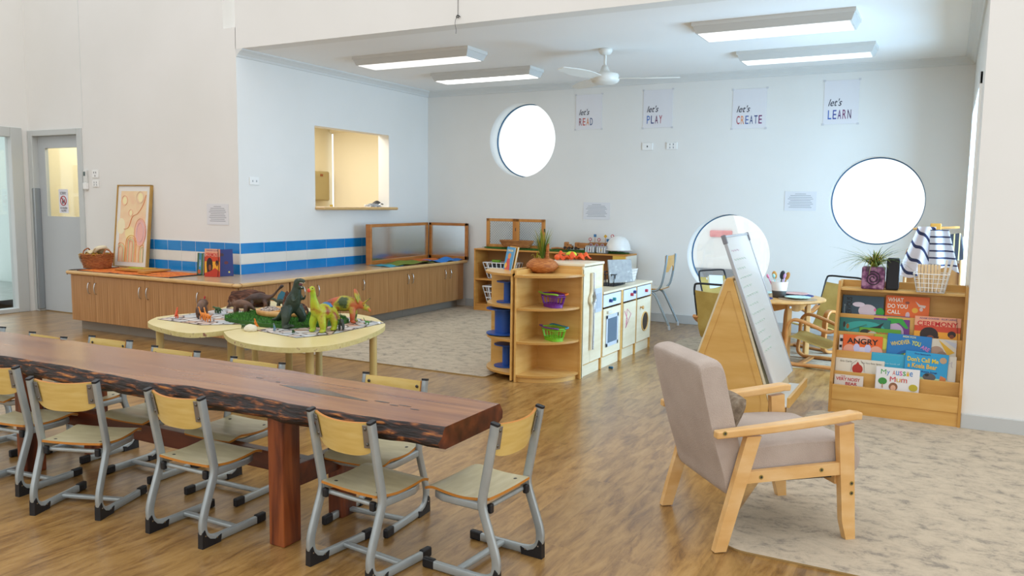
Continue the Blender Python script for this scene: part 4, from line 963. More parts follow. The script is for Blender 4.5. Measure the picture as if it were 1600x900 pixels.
dino('small dark green armoured dinosaur figure at back of left stone print mat', (1.42, -4.76, .503), R(185), .09, small_q, GRN, vox=.003)
dino('small dark green four-legged figure on the table rim by the grass mat', (2.105, -5.16, .501), R(185), .06, small_q, GRN, vox=.0025)
dino('small orange upright dinosaur figure on table rim beside the white rock', (2.185, -5.13, .501+.0), R(-100), .08, biped, ORG, vox=.003)
dino('tiny grey and blue upright dinosaur figure at the feet of tyrannosaur', (2.355, -5.14, .503), R(-90), .06, biped, dmat('greyblue', [(.4, '7A8288'), (.6, '4A8AB0')], 30), vox=.0025)
dino('tiny green four-legged figure left of the lime long-necked dinosaur', (2.50, -5.13, .503), R(-60), .045, small_q, GRN, vox=.002)
dino('small charcoal long-necked figure with tall tail in front of the triceratops', (2.665, -4.87, .503), R(125), .15, dict(longn, spine=[(-.55, .95, .015), (-.5, .7, .025), (-.4, .45, .04), (-.25, .38, .08), (0, .38, .12), (.2, .38, .08), (.34, .34, .05), (.45, .3, .045)]), dmat('charcoal', [(.4, '262A28'), (.6, '3E4440')]), vox=.0035)
dino('tiny bright green figure with raised tail under the triceratops head', (2.655, -4.60, .503), R(200), .055, longn, dmat('brightgreen', [(.4, '3A7A2A'), (.6, '5A9A3A')]), vox=.002)
dino('small tan upright dinosaur figure by the large bark lump', (1.12, -4.20, .501), R(190), .10, biped, dmat('tan', [(.4, 'B8863A'), (.6, 'D0A35A')]), vox=.003)
chunk('white_pebble', 'tiny white pebble on the right tip of the stone print mat', (2.70, -4.53, .5035), (.012, .010, .012), 0, 12, mc('DADDE0', .5), 'stone', .1)
# ================================================================ rugs
def rug(label, poly, th=.008, name='rug'):
    M().prism(poly, .0005, th, RUG, side=mc('A08452', .8)).build(name, label=label, cat='rug')
rug('large beige distressed rug covering the floor between cabinets and toy kitchen', rrect(.56, -3.63, 3.0, -.05, .03))
rug('beige and grey distressed rug under armchair and picture-book display', rrect(5.315, -5.80, 9.3, -3.34, .12, 8))
rug('round pale grey rug under the small round table', [(4.62+.84*math.cos(2*PI*k/64), -1.22+.84*math.sin(2*PI*k/64)) for k in range(64)])

# ================================================================ long low shelf on the back wall
t = thing('low_shelf', 'long low open wooden shelf standing against the back wall', 'shelf', (.925, -.03, .008))
SX = 1.99
mm = M(); mm.box((0, -.32, 0), (.018, 0, .745), SHELFW, .002); mm.build('side_panel', t)
mm = M(); mm.box((SX-.018, -.32, 0), (SX, 0, .745), mc('E8E4D8', .35), .002); mm.build('side_panel', t, label='end panel with window light put into its pale colour')  # white stands for the window light falling on this end
M().box((0, -.325, .745), (SX, 0, .763), SHELFW, .003).build('top', t)
M().box((.018, -.315, .375), (SX-.018, -.01, .393), SHELFW, .002).build('shelf', t)
M().box((.018, -.315, .065), (SX-.018, -.01, .08), SHELFW, .002).build('shelf', t)
M().box((.018, -.31, 0), (SX-.018, -.295, .065), SHELFW).build('plinth', t)
M().box((.018, -.012, .08), (SX-.018, 0, .745), mc('A87A42', .5)).build('back_panel', t)
M().box((.98, -.31, .08), (.998, -.012, .745), SHELFW).build('divider', t)
M().box((1.82, -.328, .5), (SX-.018, -.316, .745), mc('D9B04A', .4), .002).build('yellow_panel', t)
turf('turf_runner', 'dark green artificial grass runner on top of the low shelf', 1.88, -.17, .93, .145, .772, .01, 4200, .014, 4)
WB = mc('EDEDEA', .4)
def crate(name, label, loc, w_, d_, h_, mat, nx=6, nz=3, taper=.85, rot=0, bar=.005, cat='basket'):
    mm = M(); 
    def pt(u, v, z): k = taper+(1-taper)*z/h_; return ((u-.5)*w_*k, (v-.5)*d_*k, z)
    for z in [h_*i/nz for i in range(nz+1)]:
        q = [pt(0, 0, z), pt(1, 0, z), pt(1, 1, z), pt(0, 1, z)]; rr_ = bar*1.5 if z == h_ else bar
        for i in range(4): mm.tube([q[i], q[(i+1) % 4]], rr_, mat, 6)
    ny = max(2, int(nx*d_/w_))
    for i in range(nx+1):
        for v in (0, 1): mm.tube([pt(i/nx, v, 0), pt(i/nx, v, h_)], bar, mat, 6)
        mm.tube([pt(i/nx, 0, 0), pt(i/nx, 1, 0)], bar, mat, 6)
    for i in range(ny+1):
        for u in (0, 1): mm.tube([pt(u, i/ny, 0), pt(u, i/ny, h_)], bar, mat, 6)
        mm.tube([pt(0, i/ny, 0), pt(1, i/ny, 0)], bar, mat, 6)
    return mm.build(name, label=label, cat=cat, loc=loc, rotz=rot)
crate('white_crate', 'white open-lattice plastic crate on the upper level of low shelf', (1.25, -.20, .41), .44, .22, .19, WB, 7, 3, .72, bar=.006)
crate('white_crate', 'white open-lattice plastic crate on the lower level of low shelf', (1.25, -.20, .095), .44, .22, .21, WB, 6, 3, .74, bar=.006)
M().box((-.16, -.08, 0), (.17, .08, .16), mc('2F3438', .6), .03).build('dark_box', label='dark toy box inside the upper white crate', cat='box', loc=(1.25, -.20, .42))
M().box((-.05, -.03, 0), (.05, .03, .03), mc('79A82A', .5), .006).build('green_block', label='bright green block on top of the upper white crate', cat='block', loc=(1.17, -.22, .603))
M().box((-.14, -.07, 0), (.14, .07, .13), mc('8A3B2C', .6), .03).build('red_toy_box', label='dark red toy box inside the lower white crate', cat='box', loc=(1.25, -.20, .12))
chunk('green_cloth_bundle', 'dark green cloth bundle under the lower white crate edge', (1.12, -.27, .09), (.05, .03, .03), 0, 4, mc('2A6A44', .9), 'cloth', .2)
# lattice screens
t = thing('lattice_screen', 'hinged orange wood screen with diamond mesh panels on low shelf', 'screen', (1.01, -.19, .79))
for k, (x0, an) in enumerate([(0, 3), (.415, -4)]):
    q = thing('screen_panel', None, None, (x0, 0, 0), R(an)); q.parent = t
    fr = M(); ww = .405; hh = .35
    for (a, b, c, d) in [(0, 0, ww, .035), (0, hh-.035, ww, hh), (0, 0, .045, hh), (ww-.045, 0, ww, hh)]: fr.box((a, -.012, b), (c, .012, d), OAKR, .003)
    fr.build('frame', q)
    ms = M(); x0_, x1_, z0_, z1_ = .045, ww-.045, .035, hh-.035; st = .032
    for sg in (1, -1):
        c = -1.0
        while c < 1.5:
            # line x = c + sg*z
            pts = []
            for z in [z0_+(z1_-z0_)*i/60 for i in range(61)]:
                x = c+sg*z
                if x0_ <= x <= x1_: pts.append((x, 0, z))
            if len(pts) > 2: ms.tube([pts[0], pts[-1]], .0016, mc('7D8C92', .4, .5), 4)
            c += st
    ms.build('wire_mesh', q)
    M().box((ww-.008, -.016, .2), (ww+.01, -.010, .24), DARK).build('hinge', q)
mm = weave(.17, .225, .085, WICKER, WICKER, sx=1, sy=.42, rows=7); mm.build('wicker_tray', label='long oval wicker basket in front of lattice screens', cat='basket', loc=(1.47, -.262, .80))
# wooden trucks and a signs rack
TOYW = noisy('toy_wood', [(.3, 'A0652E'), (.7, 'B98048')], ns=12, rough=.5)
def truck(label, x, ln, bus):
    t = thing('wooden_truck', label, 'toy truck', (x, -.22, .80), R(-4))
    mm = M(); mm.box((-ln/2, -.03, .018), (ln/2, .03, .045), TOYW, .004); mm.box((-ln/2, -.03, .04), (-ln/2+.045, .03, .085), TOYW, .01)
    if bus: mm.box((-ln/2+.05, -.032, .045), (ln/2, .032, .08), TOYW, .004)
    else: mm.box((-ln/2+.05, -.026, .045), (ln/2-.02, .026, .06), TOYW, .004)
    mm.build('body', t)
    for xx in (-ln/2+.02, ln/2-.022):
        for s_ in (-1, 1): M().cyl((xx, s_*.03, .017), (xx, s_*.042, .017), .017, mc('2E2018', .5), seg=16).build('wheel', t)
truck('small wooden toy truck at the left on the low shelf top', 2.14, .1, False)
truck('wooden toy bus with side windows on the low shelf top', 2.31, .17, True)
M().tube(smoothpath([(-.1, 0, .01), (-.03, .02, .016), (.1, .0, .01)]), .012, TOYW, 8).build('driftwood', label='flat brown driftwood stick under the small toy truck', cat='wood', loc=(2.03, -.25, .792))
t = thing('road_sign_rack', 'wooden rack holding small round and square toy road signs', 'toy signs', (2.50, -.14, .80))
M().box((-.17, -.02, 0), (.17, .05, .05), TOYW, .006).build('base', t); M().box((-.14, .012, .05), (.16, .05, .085), TOYW, .004).build('upper_step', t)
for k, (x, z, c_, sh) in enumerate([(-.13, .12, 'C04A4A', 'r'), (-.07, .165, '2F6FA0', 's'), (-.02, .118, 'C04A4A', 'r'), (.06, .16, 'D8A82A', 'd'), (.09, .115, '2F6FA0', 's'), (.145, .165, 'C0303A', 'r'), (-.1, .055, 'B9BCC6', 'r'), (-.03, .055, 'B9BCC6', 'r'), (.04, .055, 'B9BCC6', 'r'), (.11, .055, 'B9BCC6', 'r')]):
    mm = M(); y = -.022 if z < .06 else .02
    if z > .06: mm.cyl((x, y, .05), (x, y, z), .003, TOYW, seg=6)
    if sh == 'r':
        mm.tube([(x, y-.004, z), (x, y, z)], [.02, .02], mc(c_, .4), 16); mm.tube([(x, y-.0052, z), (x, y-.004, z)], [.012, .012], mc('E8E4E0' if z > .06 else 'B03A48', .4), 14)
    else: mm.box((x-.016, y-.004, z-.016), (x+.016, y, z+.016), mc(c_, .4), 0, rot=(0, R(45) if sh == 'd' else 0, 0))
    mm.build('road_sign', t)
t = thing('toy_helmet', 'white toy hard hat resting at the right end of low shelf', 'helmet', (2.75, -.20, .80), R(10))
def hel(u, v):
    a = 2*PI*u; b = PI/2*v; r = .135*math.cos(b)**.8 if v < 1 else 0.0001
    return (r*math.cos(a)*1.05, r*math.sin(a)*1.15, .02+.155*math.sin(b))
M().lathe([(.138, .015), (.138, .03), (.13, .075), (.11, .12), (.075, .155), (.03, .172), (.001, .175)], mc('EDEBE6', .3), 40, sx=1, sy=1.1).build('shell', t)
M().tube([(.145*math.cos(2*PI*k/40)*1.02, .145*math.sin(2*PI*k/40)*1.12-.01*(1 if math.sin(2*PI*k/40) < -.5 else 0), .015) for k in range(40)], (.012, .004), mc('E6E3DD', .3), 8, closed=True).build('brim', t)
M().tube([(.03*math.cos(a)-.01, -.152, .002+.0*a) for a in (0, 1, 2, 3)], .004, DARK, 6).build('strap', t)
def clearjar(label, x, inner):
    t = thing('clear_container', label, 'container', (x, -.30, .773))
    M().box((-.055, -.05, 0), (.055, .05, .085), mc('D9DDE0', .15, trans=.6), .012).build('body', t)
    M().ell((0, -.03, .04), (.022, .022, .028), mc(inner, .5)).build('contents', t)
    for k in range(4): M().box((-.05+.03*k, -.054, .012), (-.042+.03*k, -.05, .07), WHITE).build('rib', t)
clearjar('clear container with a dark red toy inside, behind the orange toys', 2.46, '7A2430')
clearjar('clear container with a mustard toy inside, left of the white helmet', 2.60, 'B99A3A')

# ================================================================ toy kitchen
def quarter(label, sgn, base):
    # origin at the inner corner; spine panel towards -y, other panel along x*sgn
    t = thing('corner_shelf', label, 'shelf', base)
    r = .375
    M().box((0 if sgn > 0 else -.016, -r-.005, 0), (.016 if sgn > 0 else 0, 0, .835), PLY, .002).build('side_panel', t)
    M().box((min(0, sgn*(r+.012)), -.016, 0), (max(0, sgn*(r+.012)), 0, .835 if sgn > 0 else .80), PLY, .002).build('back_panel', t)
    for z in (.055, .305, .555, .80):
        pts = [(sgn*.016, -.016)]+[(sgn*(.016+(r-.02)*math.sin(a)), -.016-(r-.02)*math.cos(a)) for a in [PI/2*k/20 for k in range(21)]]
        if z == .80: pts = [(0, 0)]+[(sgn*(r+.015)*math.sin(a), -(r+.015)*math.cos(a)) for a in [PI/2*k/20 for k in range(21)]]
        M().prism(pts, z-.016, z, PLYH, side=EDGE).build('top' if z == .8 else 'shelf', t)
    if sgn > 0:
        pts = [(sgn*(.016+(r-.04)*math.sin(a)), -.016-(r-.04)*math.cos(a)) for a in [PI/2*k/20 for k in range(21)]]+[(sgn*(.016+(r-.055)*math.sin(a)), -.016-(r-.055)*math.cos(a)) for a in [PI/2*(20-k)/20 for k in range(21)]]
        M().prism(pts, 0, .04, PLY).build('plinth', t)
        M().box((r-.004, -.028, 0), (r+.012, -.0, .835), PLY, .002).build('post', t)
    return t
quarter('quarter-round birch shelf holding the purple and green baskets', 1, (3.262, -3.265, 0))
quarter('quarter-round birch shelf holding the blue spools, left of the purple basket shelf', -1, (3.244, -3.265, .008))
BLP = mc('1E4F9E', .4)
def spool(label, x, y, z, r, h, rc):
    t = thing('cable_spool', label, 'spool', (x, y, z))
    M().cyl((0, 0, 0), (0, 0, .008), r, BLP, seg=36).build('flange', t); M().cyl((0, 0, h-.008), (0, 0, h), r, BLP, seg=36).build('flange', t)
    M().cyl((0, 0, .008), (0, 0, h-.008), rc, BLP, seg=28).build('core', t)
spool('small blue spool on the highest open level of the left quarter shelf', 3.075, -3.41, .564, .085, .165, .03)
spool('biggest blue spool, on the middle level of the left quarter shelf', 3.055, -3.43, .322, .135, .20, .07)
spool('medium blue spool on the lowest level of the left quarter shelf', 3.075, -3.41, .064, .10, .175, .035)
def shopbasket(label, loc, col, h1, h2, s=1.0):
    t = thing('toy_shopping_basket', label, 'basket', loc, R(-32))
    c_ = mc(col, .35); mm = M()
    def ringz(z, f): return [(f*.105*s*math.copysign(abs(math.cos(a))**.6, math.cos(a)), f*.065*s*math.copysign(abs(math.sin(a))**.6, math.sin(a)), z) for a in [2*PI*k/48 for k in range(48)]]
    mm.prism([(p[0], p[1]) for p in ringz(0, .78)], 0, .022*s, c_)
    mm.tube(ringz(.024*s, .80), .003, c_, 6, closed=True); mm.tube(ringz(.082*s, .97), (.005, .004), c_, 8, closed=True); mm.tube(ringz(.095*s, 1.0), (.006, .005), c_, 8, closed=True)
    a_, b_ = ringz(.02*s, .79), ringz(.085*s, .98)
    for k in range(0, 48, 2): mm.tube([a_[k], b_[k]], .0032, c_, 6)
    mm.build('body', t)
    for s_, hc in ((-1, h1), (1, h2)):
        M().tube(smoothpath([(-.11*s, s_*.03*s, .098*s), (-.105*s, s_*.06*s, .104*s), (0, s_*.078*s, .10*s), (.105*s, s_*.06*s, .104*s), (.11*s, s_*.03*s, .098*s)]), .0055, mc(hc, .35), 8).build('handle', t)
shopbasket('purple toy shopping basket with orange and green handles', (3.47, -3.42, .556), '6A1F86', '7FB82A', 'E0701E', 1.02)
shopbasket('lime green toy shopping basket with purple handles, below the purple one', (3.48, -3.42, .306), '76BE2A', '6A2F86', '2F8FB0', 1.0)
t = thing('woven_planter', 'round orange woven basket pot with a tall upright handle', 'pot', (3.33, -3.33, .8005))
WV = noisy('orange_weave', [(.3, '8E4A1A'), (.5, 'B0682C'), (.7, 'C8823E')], (1, 1, 6), 30, 4, .6, .8)
M().lathe([(.06, 0), (.095, .015), (.122, .045), (.122, .065), (.10, .09), (.07, .108), (.055, .112), (.05, .105), (.06, .09)], WV, 40).build('body', t)
M().tube(smoothpath([(.045, -.01, .10), (.047, -.01, .15), (.046, -.006, .20), (.042, .0, .215), (.038, .008, .19), (.04, .012, .105)]), (.006, .014), WV, 8).build('handle', t)
def grass(name, label, loc, n, h, spread, droop, cols, seed, wd=.004, par=None, cat='plant'):
    rd = random.Random(seed); t = thing(name, label, cat, loc)
    for ci, c_ in enumerate(cols):
        mm = M()
        for k in range(n//len(cols)):
            a = rd.uniform(0, 2*PI); s_ = rd.uniform(.1, 1)*spread; hh = h*rd.uniform(.55, 1); dr = droop*rd.uniform(.2, 1.2)
            pts = [Vector((math.cos(a)*(.012+s_*(f**1.7)), math.sin(a)*(.012+s_*(f**1.7)), hh*f-dr*f**3)) for f in [i/7 for i in range(8)]]
            sd = Vector((-math.sin(a), math.cos(a), 0)); vs = []; fs = []
            for i, p in enumerate(pts):
                w2 = wd*(1-(i/7)**2*.9); vs += [p-sd*w2, p+Vector((0, 0, w2*.5)), p+sd*w2]
            for i in range(7): o = i*3; fs += [[o, o+1, o+4, o+3], [o+1, o+2, o+5, o+4]]
            mm.add(vs, fs, c_)
        mm.build('leaves', t)
    return t
LG = [mc('56701E', .5), mc('7C8A26', .5), mc('A89A34', .5)]
grass('artificial_grass_plant', 'upright artificial grass plant growing from the orange woven pot', (3.33, -3.33, .895), 110, .28, .085, .04, LG, 5, .0045)
grass('grass_sprig', 'drooping yellow-green leaf stems at left side of the woven pot', (3.285, -3.35, .90), 6, .14, .13, .16, [mc('A3A032', .5)], 15, .004)
book('orange and blue picture book leaning on a wire stand on shelf', (3.02, -3.33, .803), .15, .185, .010, '3A8FC0', [('p', [(.15, 0), (.3, .5), (.6, .55), (.85, 0)], 'C8402A'), ('e', .5, .62, .2, .12, 'D9862A'), ('t', 'FARM', .5, .85, .7, .1, 'E8D9A0'), ('e', .25, .2, .15, .12, 'E8B02A')], rotz=-38, lean=-12)
book('yellow-edged board book stacked behind the orange and blue book', (3.037, -3.32, .803), .15, .19, .014, 'D99A2A', [], rotz=-38, lean=-12, back='C8B98A')
t = thing('book_stand', 'thin black wire easel behind the orange and blue book', 'stand', (3.045, -3.30, .8005), R(-38))
for s_ in (-1, 1): M().tube(smoothpath([(s_*.02, .02, .16), (s_*.035, .05, .08), (s_*.045, .085, .003)]), .002, DARK, 6).build('wire_leg', t)
M().tube([(-.03, .045, .1), (.03, .045, .1)], .002, DARK, 6).build('wire_bar', t)

# fridge, stove, sink and washer: fronts face +x at x = 3.645
def unit(name, label, y0, y1, top, x0=3.262, x1=3.645):
    t = thing(name, label, 'toy kitchen', ((x0+x1)/2, (y0+y1)/2, 0)); t['group'] = 'toy kitchen units in one row'
    hx = (x1-x0)/2; hy = (y1-y0)/2
    M().box((-hx, -hy, 0), (hx-.016, -hy+.016, top-.02), PLY, .002).build('side_panel', t); M().box((-hx, hy-.016, 0), (hx, hy, top-.02), PLY, .002).build('side_panel', t)
    M().box((-hx, -hy+.016, .05), (-hx+.01, hy-.016, top-.02), PLY).build('back_panel', t)
    M().box((-hx+.01, -hy+.016, .085), (hx-.02, hy-.016, .1), PLY).build('bottom', t)
    M().box((hx-.03, -hy+.016, .0), (hx-.018, hy-.016, .085), MAPLE).build('plinth', t)
    M().box((-hx-.004, -hy-.0, top-.02), (hx+.008, hy, top), MAPLE, .004).build('worktop', t)
    return t, hx, hy
t, hx, hy = unit('toy_fridge', 'tall maple toy fridge with a long wavy silver handle', -3.262, -2.862, .876)
M().box((hx-.016, -hy+.002, .0), (hx, -hy+.02, .856), MAPLE, .002).build('door_stile', t)
M().box((hx-.014, -hy+.022, .10), (hx, -.05, .85), MAPLE, .003).build('door', t)
d = M().box((hx-.014, -.046, .10), (hx, hy-.018, .85), MAPLE, .003).build('door', t)
mm = M(); mm.box((hx, .035, .48), (hx+.006, hy-.03, .67), mc('BFC8D0', .4), .002); mm.box((hx+.004, .06, .51), (hx+.008, hy-.05, .63), mc('AEB9C4', .4)); mm.build('dispenser_panel', d)
mm = M(); SIL = mc('B9BDC4', .25, .7)
for s_, col in ((-1, PLY), (1, SIL)):
    y = -.045+s_*.018
    mm.tube(smoothpath([(hx+.012, y, .80), (hx+.014, y, .66), (hx+.014, y+.03*s_, .61), (hx+.014, y+.03*s_, .575), (hx+.014, y, .53), (hx+.014, y, .35), (hx+.012, y, .20)]), (.009, .012), SIL if s_ > 0 else MAPLE, 8)  # the cream strand stands where only the handle's shadow lies
mm.build('handle', t)
def knob(t, x, y, z, c_): M().cyl((x, y, z), (x+.022, y, z), .014, mc(c_, .4), seg=14).build('knob', t)
t, hx, hy = unit('toy_stove', 'maple toy stove with blue and teal knobs and a silver oven door', -2.862, -2.405, .628)
M().box((hx-.014, -hy+.018, .50), (hx, hy-.05, .60), mc('D3DAE6', .4), .002).build('control_panel', t)
M().box((hx-.016, hy-.045, .0), (hx+.002, hy, .608), PLY, .002).build('post', t)
knob(t, hx, -.08, .545, '243A7A'); knob(t, hx, .0, .55, '2A8C92')
d = M().box((hx-.012, -hy+.018, .10), (hx+.002, hy-.05, .485), MAPLE, .003).build('oven_door', t)
mm = M(); GW = mc('C0C8D2', .4)
for (a, b, c, e) in [(-.16, .17, .11, .20), (-.16, .40, .11, .43), (-.16, .17, -.13, .43), (.08, .17, .11, .43)]: mm.box((hx+.002, a, b), (hx+.010, c, e), GW, .002)
mm.build('window_frame', d)
M().box((hx+.002, -.13, .20), (hx+.006, .08, .40), mc('5F7486', .15)).build('window_glass', d)
M().box((hx+.002, -.14, .445), (hx+.02, -.06, .465), mc('D8D8D0', .4), .004).build('handle', d)
M().cyl((0.06, -.12, .628), (.06, -.12, .633), .055, mc('2A9AA8', .4)).build('hob_ring', t)
t, hx, hy = unit('toy_sink_unit', 'maple toy sink cupboard with a pink scribble drawn on its door', -2.405, -2.06, .628)
M().box((hx-.014, -hy+.018, .50), (hx, hy-.018, .60), mc('D3DAE6', .4), .002).build('control_panel', t)
knob(t, hx, .02, .55, 'B8283C'); knob(t, hx, .09, .565, '243A7A')
d = M().box((hx-.012, -hy+.018, .10), (hx+.002, hy-.018, .485), MAPLE, .003).build('door', t)
M().tube([(hx+.003, -.13, .42), (hx+.003, -.06, .34), (hx+.003, -.10, .27), (hx+.003, .03, .38), (hx+.003, -.07, .43), (hx+.003, -.09, .30)], (.0012, .004), mc('D8408A', .6), 6).build('scribble', d)
t, hx, hy = unit('toy_washing_machine', 'maple toy washing machine with round dark porthole and wooden knob', -2.06, -1.66, .628)
M().box((hx-.014, -hy+.018, .50), (hx, hy-.018, .60), mc('D3DAE6', .4), .002).build('control_panel', t); knob(t, hx, .03, .55, 'B8283C')
d = M().box((hx-.012, -hy+.018, .10), (hx+.002, hy-.018, .485), MAPLE, .003).build('door', t)
mm = M(); mm.tube([(hx+.004, .02+.085*math.cos(2*PI*k/40), .27+.085*math.sin(2*PI*k/40)) for k in range(40)], (.006, .009), PLYH, 8, closed=True); mm.build('porthole_ring', d)
M().tube([(hx+.001, .02, .27), (hx+.0045, .02, .27)], [.08, .08], mc('2B221C', .3), 32).build('porthole', d)
M().lathe([(.006, 0), (.006, .012), (.016, .02), (.016, .03), (.001, .034)], BEECH, 16).build('knob', d, loc=(hx+.002, -.10, .41), rot=(0, R(90), 0))
# things standing on the kitchen
OR = mc('E0561A', .6)
t = thing('orange_fabric_toys', 'bunch of bright orange felt toy food on top of fridge', 'toy food', (3.39, -2.93, .877))
for k, (x, y, a, l_) in enumerate([(-.06, -.02, 10, .10), (0, .0, 60, .12), (.06, .03, -20, .11), (.1, .06, 30, .09), (.03, -.04, -40, .09), (-.1, .03, 80, .07)]):
    M().sheet(lambda u, v, l_=l_, k=k: ((u-.5)*l_, (v-.5)*.05*math.sin(PI*(.1+.8*u)), .012+.03*math.sin(PI*u)*math.sin(PI*v)+.012*math.sin(9*u+k)), 12, 6, .006, OR).build('felt_piece', t, loc=(x, y, .008*k*.6), rotz=R(a))
chunk('yellow_toy_banana', 'bright yellow-green toy fruit lying on the orange felt toys', (3.36, -2.86, .905), (.045, .025, .028), .2, 3, mc('C8D82A', .5), 'toy food', .06)
M().ell((0, 0, .024), .024, mc('E85A1E', .4)).build('orange_toy_ball', label='small shiny orange toy fruit at the left of fridge top', cat='toy food', loc=(3.30, -3.0, .8765))
weave(.035, .05, .04, WICKER, WICKER, rows=5).build('small_wicker_bowl', label='small wicker bowl lying left of the orange toy fruit', cat='bowl', loc=(3.30, -2.88, .8765))
def wirebasket(name, label, loc, w_, d_, h_, mat, n=9, rot=0, taper=.88, bar=.0022, rows=2):
    return crate(name, label, loc, w_, d_, h_, mat, n, rows, taper, R(rot), bar)
wirebasket('dark_wire_rack', 'dark wire dish rack standing on the toy sink', (3.47, -2.28, .632), .20, .30, .10, mc('3A3C40', .4, .5), 8, 0, .9, .003, 1)
mm = M(); mm.box((-.13, -.007, 0), (.13, .007, .20), noisy('speckled_grey', [(.35, '8C8E8E'), (.62, '9A9C9A'), (.72, 'C6C8C6')], ns=30, rough=.6), .012, 4)
o = mm.build('grey_board', label='grey speckled board leaning against the dark wire rack', cat='board', loc=(3.60, -2.34, .66), rot=(R(-10), 0, R(60)))
wirebasket('white_wire_basket', 'white mesh basket behind the grey board on the washing machine', (3.47, -1.92, .632), .17, .24, .11, WB, 12, 0, .8, .002, 4)
M().box((-.05, -.06, 0), (.05, .06, .10), mc('B9C2D6', .5), .02).build('pale_box', label='pale lilac box between the dark rack and white basket', cat='box', loc=(3.46, -2.09, .632))
mm = M(); mm.box((-.018, -.011, 0), (.018, .011, .018), mc('1F5A78', .4), .004); mm.build('blue_block', label='tiny dark blue block lying on the floor before the toy fridge', cat='block', loc=(3.70, -2.79, .0005))

# ---------------------------------------------------------------- adult steel chair by the back wall
t = thing('steel_chair', 'grey steel tube chair with curved wooden back by the back wall', 'chair', (3.50, -.36, 0), R(93))
TB = mc('9FB2BC', .25, .4)
for s_ in (-1, 1):
    x = s_*.185
    M().tube(smoothpath([(x, .075, .80), (x, .085, .70), (x*1.02, .115, .52), (x, .15, .44), (x*.97, .22, .41), (x*.95, .44, .41)]), .0125, TB, 12).build('frame_tube', t)
    M().tube(smoothpath([(x*.92, .27, .40), (x*.95, .20, .37), (x*1.0, .12, .22), (x*1.03, .03, .04)]), .013, TB, 12).build('leg', t)
    M().tube([(x*1.03, .033, .045), (x*1.035, .025, .001)], .0155, mc('B9BCBE', .5), 12).build('foot', t)
    M().tube(smoothpath([(x*.92, .33, .40), (x*.95, .40, .36), (x*1.0, .46, .2), (x*1.02, .50, .04)]), .013, TB, 12).build('leg', t)
    M().tube([(x*1.02, .498, .045), (x*1.02, .503, .001)], .0155, mc('B9BCBE', .5), 12).build('foot', t)
def bk(u, v):
    q = (u-.5)*2; zb = .615+.055*math.cos(min(1, abs(q)/.62)*PI/2)*1.2-(.0 if abs(q) < .62 else 0); return (q*.18, .088-.03*(1-q*q)+.02*(.79-(zb+(.79-zb)*v)), zb+(.79-zb)*v)
M().sheet(bk, 24, 8, .01, noisy('chair_back_wood', [(.3, 'C8964A'), (.7, 'D5A65C')], (1, 1, 5), 5, rough=.4)).build('backrest', t)
M().sheet(lambda u, v: ((u-.5)*.38*(1-.12*abs(2*v-1)**4), .13+.37*v, .435-.012*math.sin(PI*u)*math.sin(PI*v)-.02*max(0, v-.85)*6), 12, 14, .012, mc('D9D4C6', .4), EDGE).build('seat', t)
# ================================================================ easel with whiteboards
t = thing('easel', 'double-sided wooden A-frame easel with a whiteboard and tray', 'easel', (4.96, -3.91, 0))
EASW = noisy('easel_ply', [(.25, 'C4964C'), (.5, 'CFA45C'), (.75, 'D8B06C')], (1, 1, 5), 3, 5, .38)
prof = [(-.245, 0), (.245, 0), (.245, .215), (.018, .91), (-.018, .91), (-.245, .215)]
inner = [(-.205, .03), (.205, .03), (.205, .23), (.008, .84), (-.008, .84), (-.205, .23)]
for y in (-.31, .295):
    M().prism(prof, y, y+.015, EASW, 'y').build('side_panel', t)
    mm = M()
    for i in range(6):
        a, b = prof[i], prof[(i+1) % 6]; c, d = inner[(i+1) % 6], inner[i]
        mm.prism([a, b, c, d], y-.004, y+.019, EASW, 'y')
    mm.build('side_trim', t, recalc=True)
M().box((-.24, -.29, .20), (.24, .29, .215), EASW).build('shelf', t); M().box((-.24, -.29, .02), (.24, .29, .035), EASW).build('shelf', t)
M().box((-.018, -.31, .895), (.018, .31, .915), EASW, .003).build('top_rail', t)
# slope from (.245,.215) to (.018,.91)
sl = Vector((.018-.245, 0, .91-.215)).normalized(); nr = Vector((sl.z, 0, -sl.x)); ang = math.atan2(-sl.x, sl.z)
M().box((-.008, -.295, 0), (.008, .295, .72), mc('E5DDC0', .4)).build('painted_backing', t, loc=(Vector((.245, 0, .215))+nr*.006)[:], rot=(0, -ang, 0))
M().box((-.008, -.295, 0), (.008, .295, .72), mc('E5DDC0', .4)).build('painted_backing', t, loc=(-.251, 0, .215), rot=(0, ang, 0))
mm = M()
AL = mc('B9BEC4', .3, .6); wbl = .915; ang += R(2.2)
mm.box((-.004, -.30, .0), (.004, .30, wbl), mc('DCE4E6', .12), .001)
q = M()
for y in (-.305, .293): q.box((-.011, y, 0), (.009, y+.014, wbl), AL, .002)
q.box((-.011, -.305, wbl-.012), (.009, .305, wbl), AL, .002)
base = Vector((.245, 0, .285))+nr*.034; base.x -= .008
wb_ = mm.build('whiteboard', t, loc=base[:], rot=(0, -ang, 0))
q.build('aluminium_frame', wb_)
for y in (-.307, .287): M().box((-.014, y, wbl-.05), (.012, y+.02, wbl+.004), mc('7D8088', .5), .004).build('corner_cap', wb_)
q = M()
for k in range(12):
    z = .82-.055*k; pts = [(.0045, -.24+.02*i, z+.006*math.sin(i*2.1+k)) for i in range(10+(k*5) % 9)]; q.tube(pts, (.0008, .0015), mc('A9CDB8' if k else 'C99BB8', .5), 4)
q.build('marker_writing', wb_)
mm = M(); mm.box((.24, -.31, .205), (.36, .31, .22), mc('E3E3DC', .3), .003)
mm.build('tray', t, rot=None); 
M().box((.345, -.312, .205), (.362, .312, .262), EASW, .003).build('tray_lip', t)
mm = M()
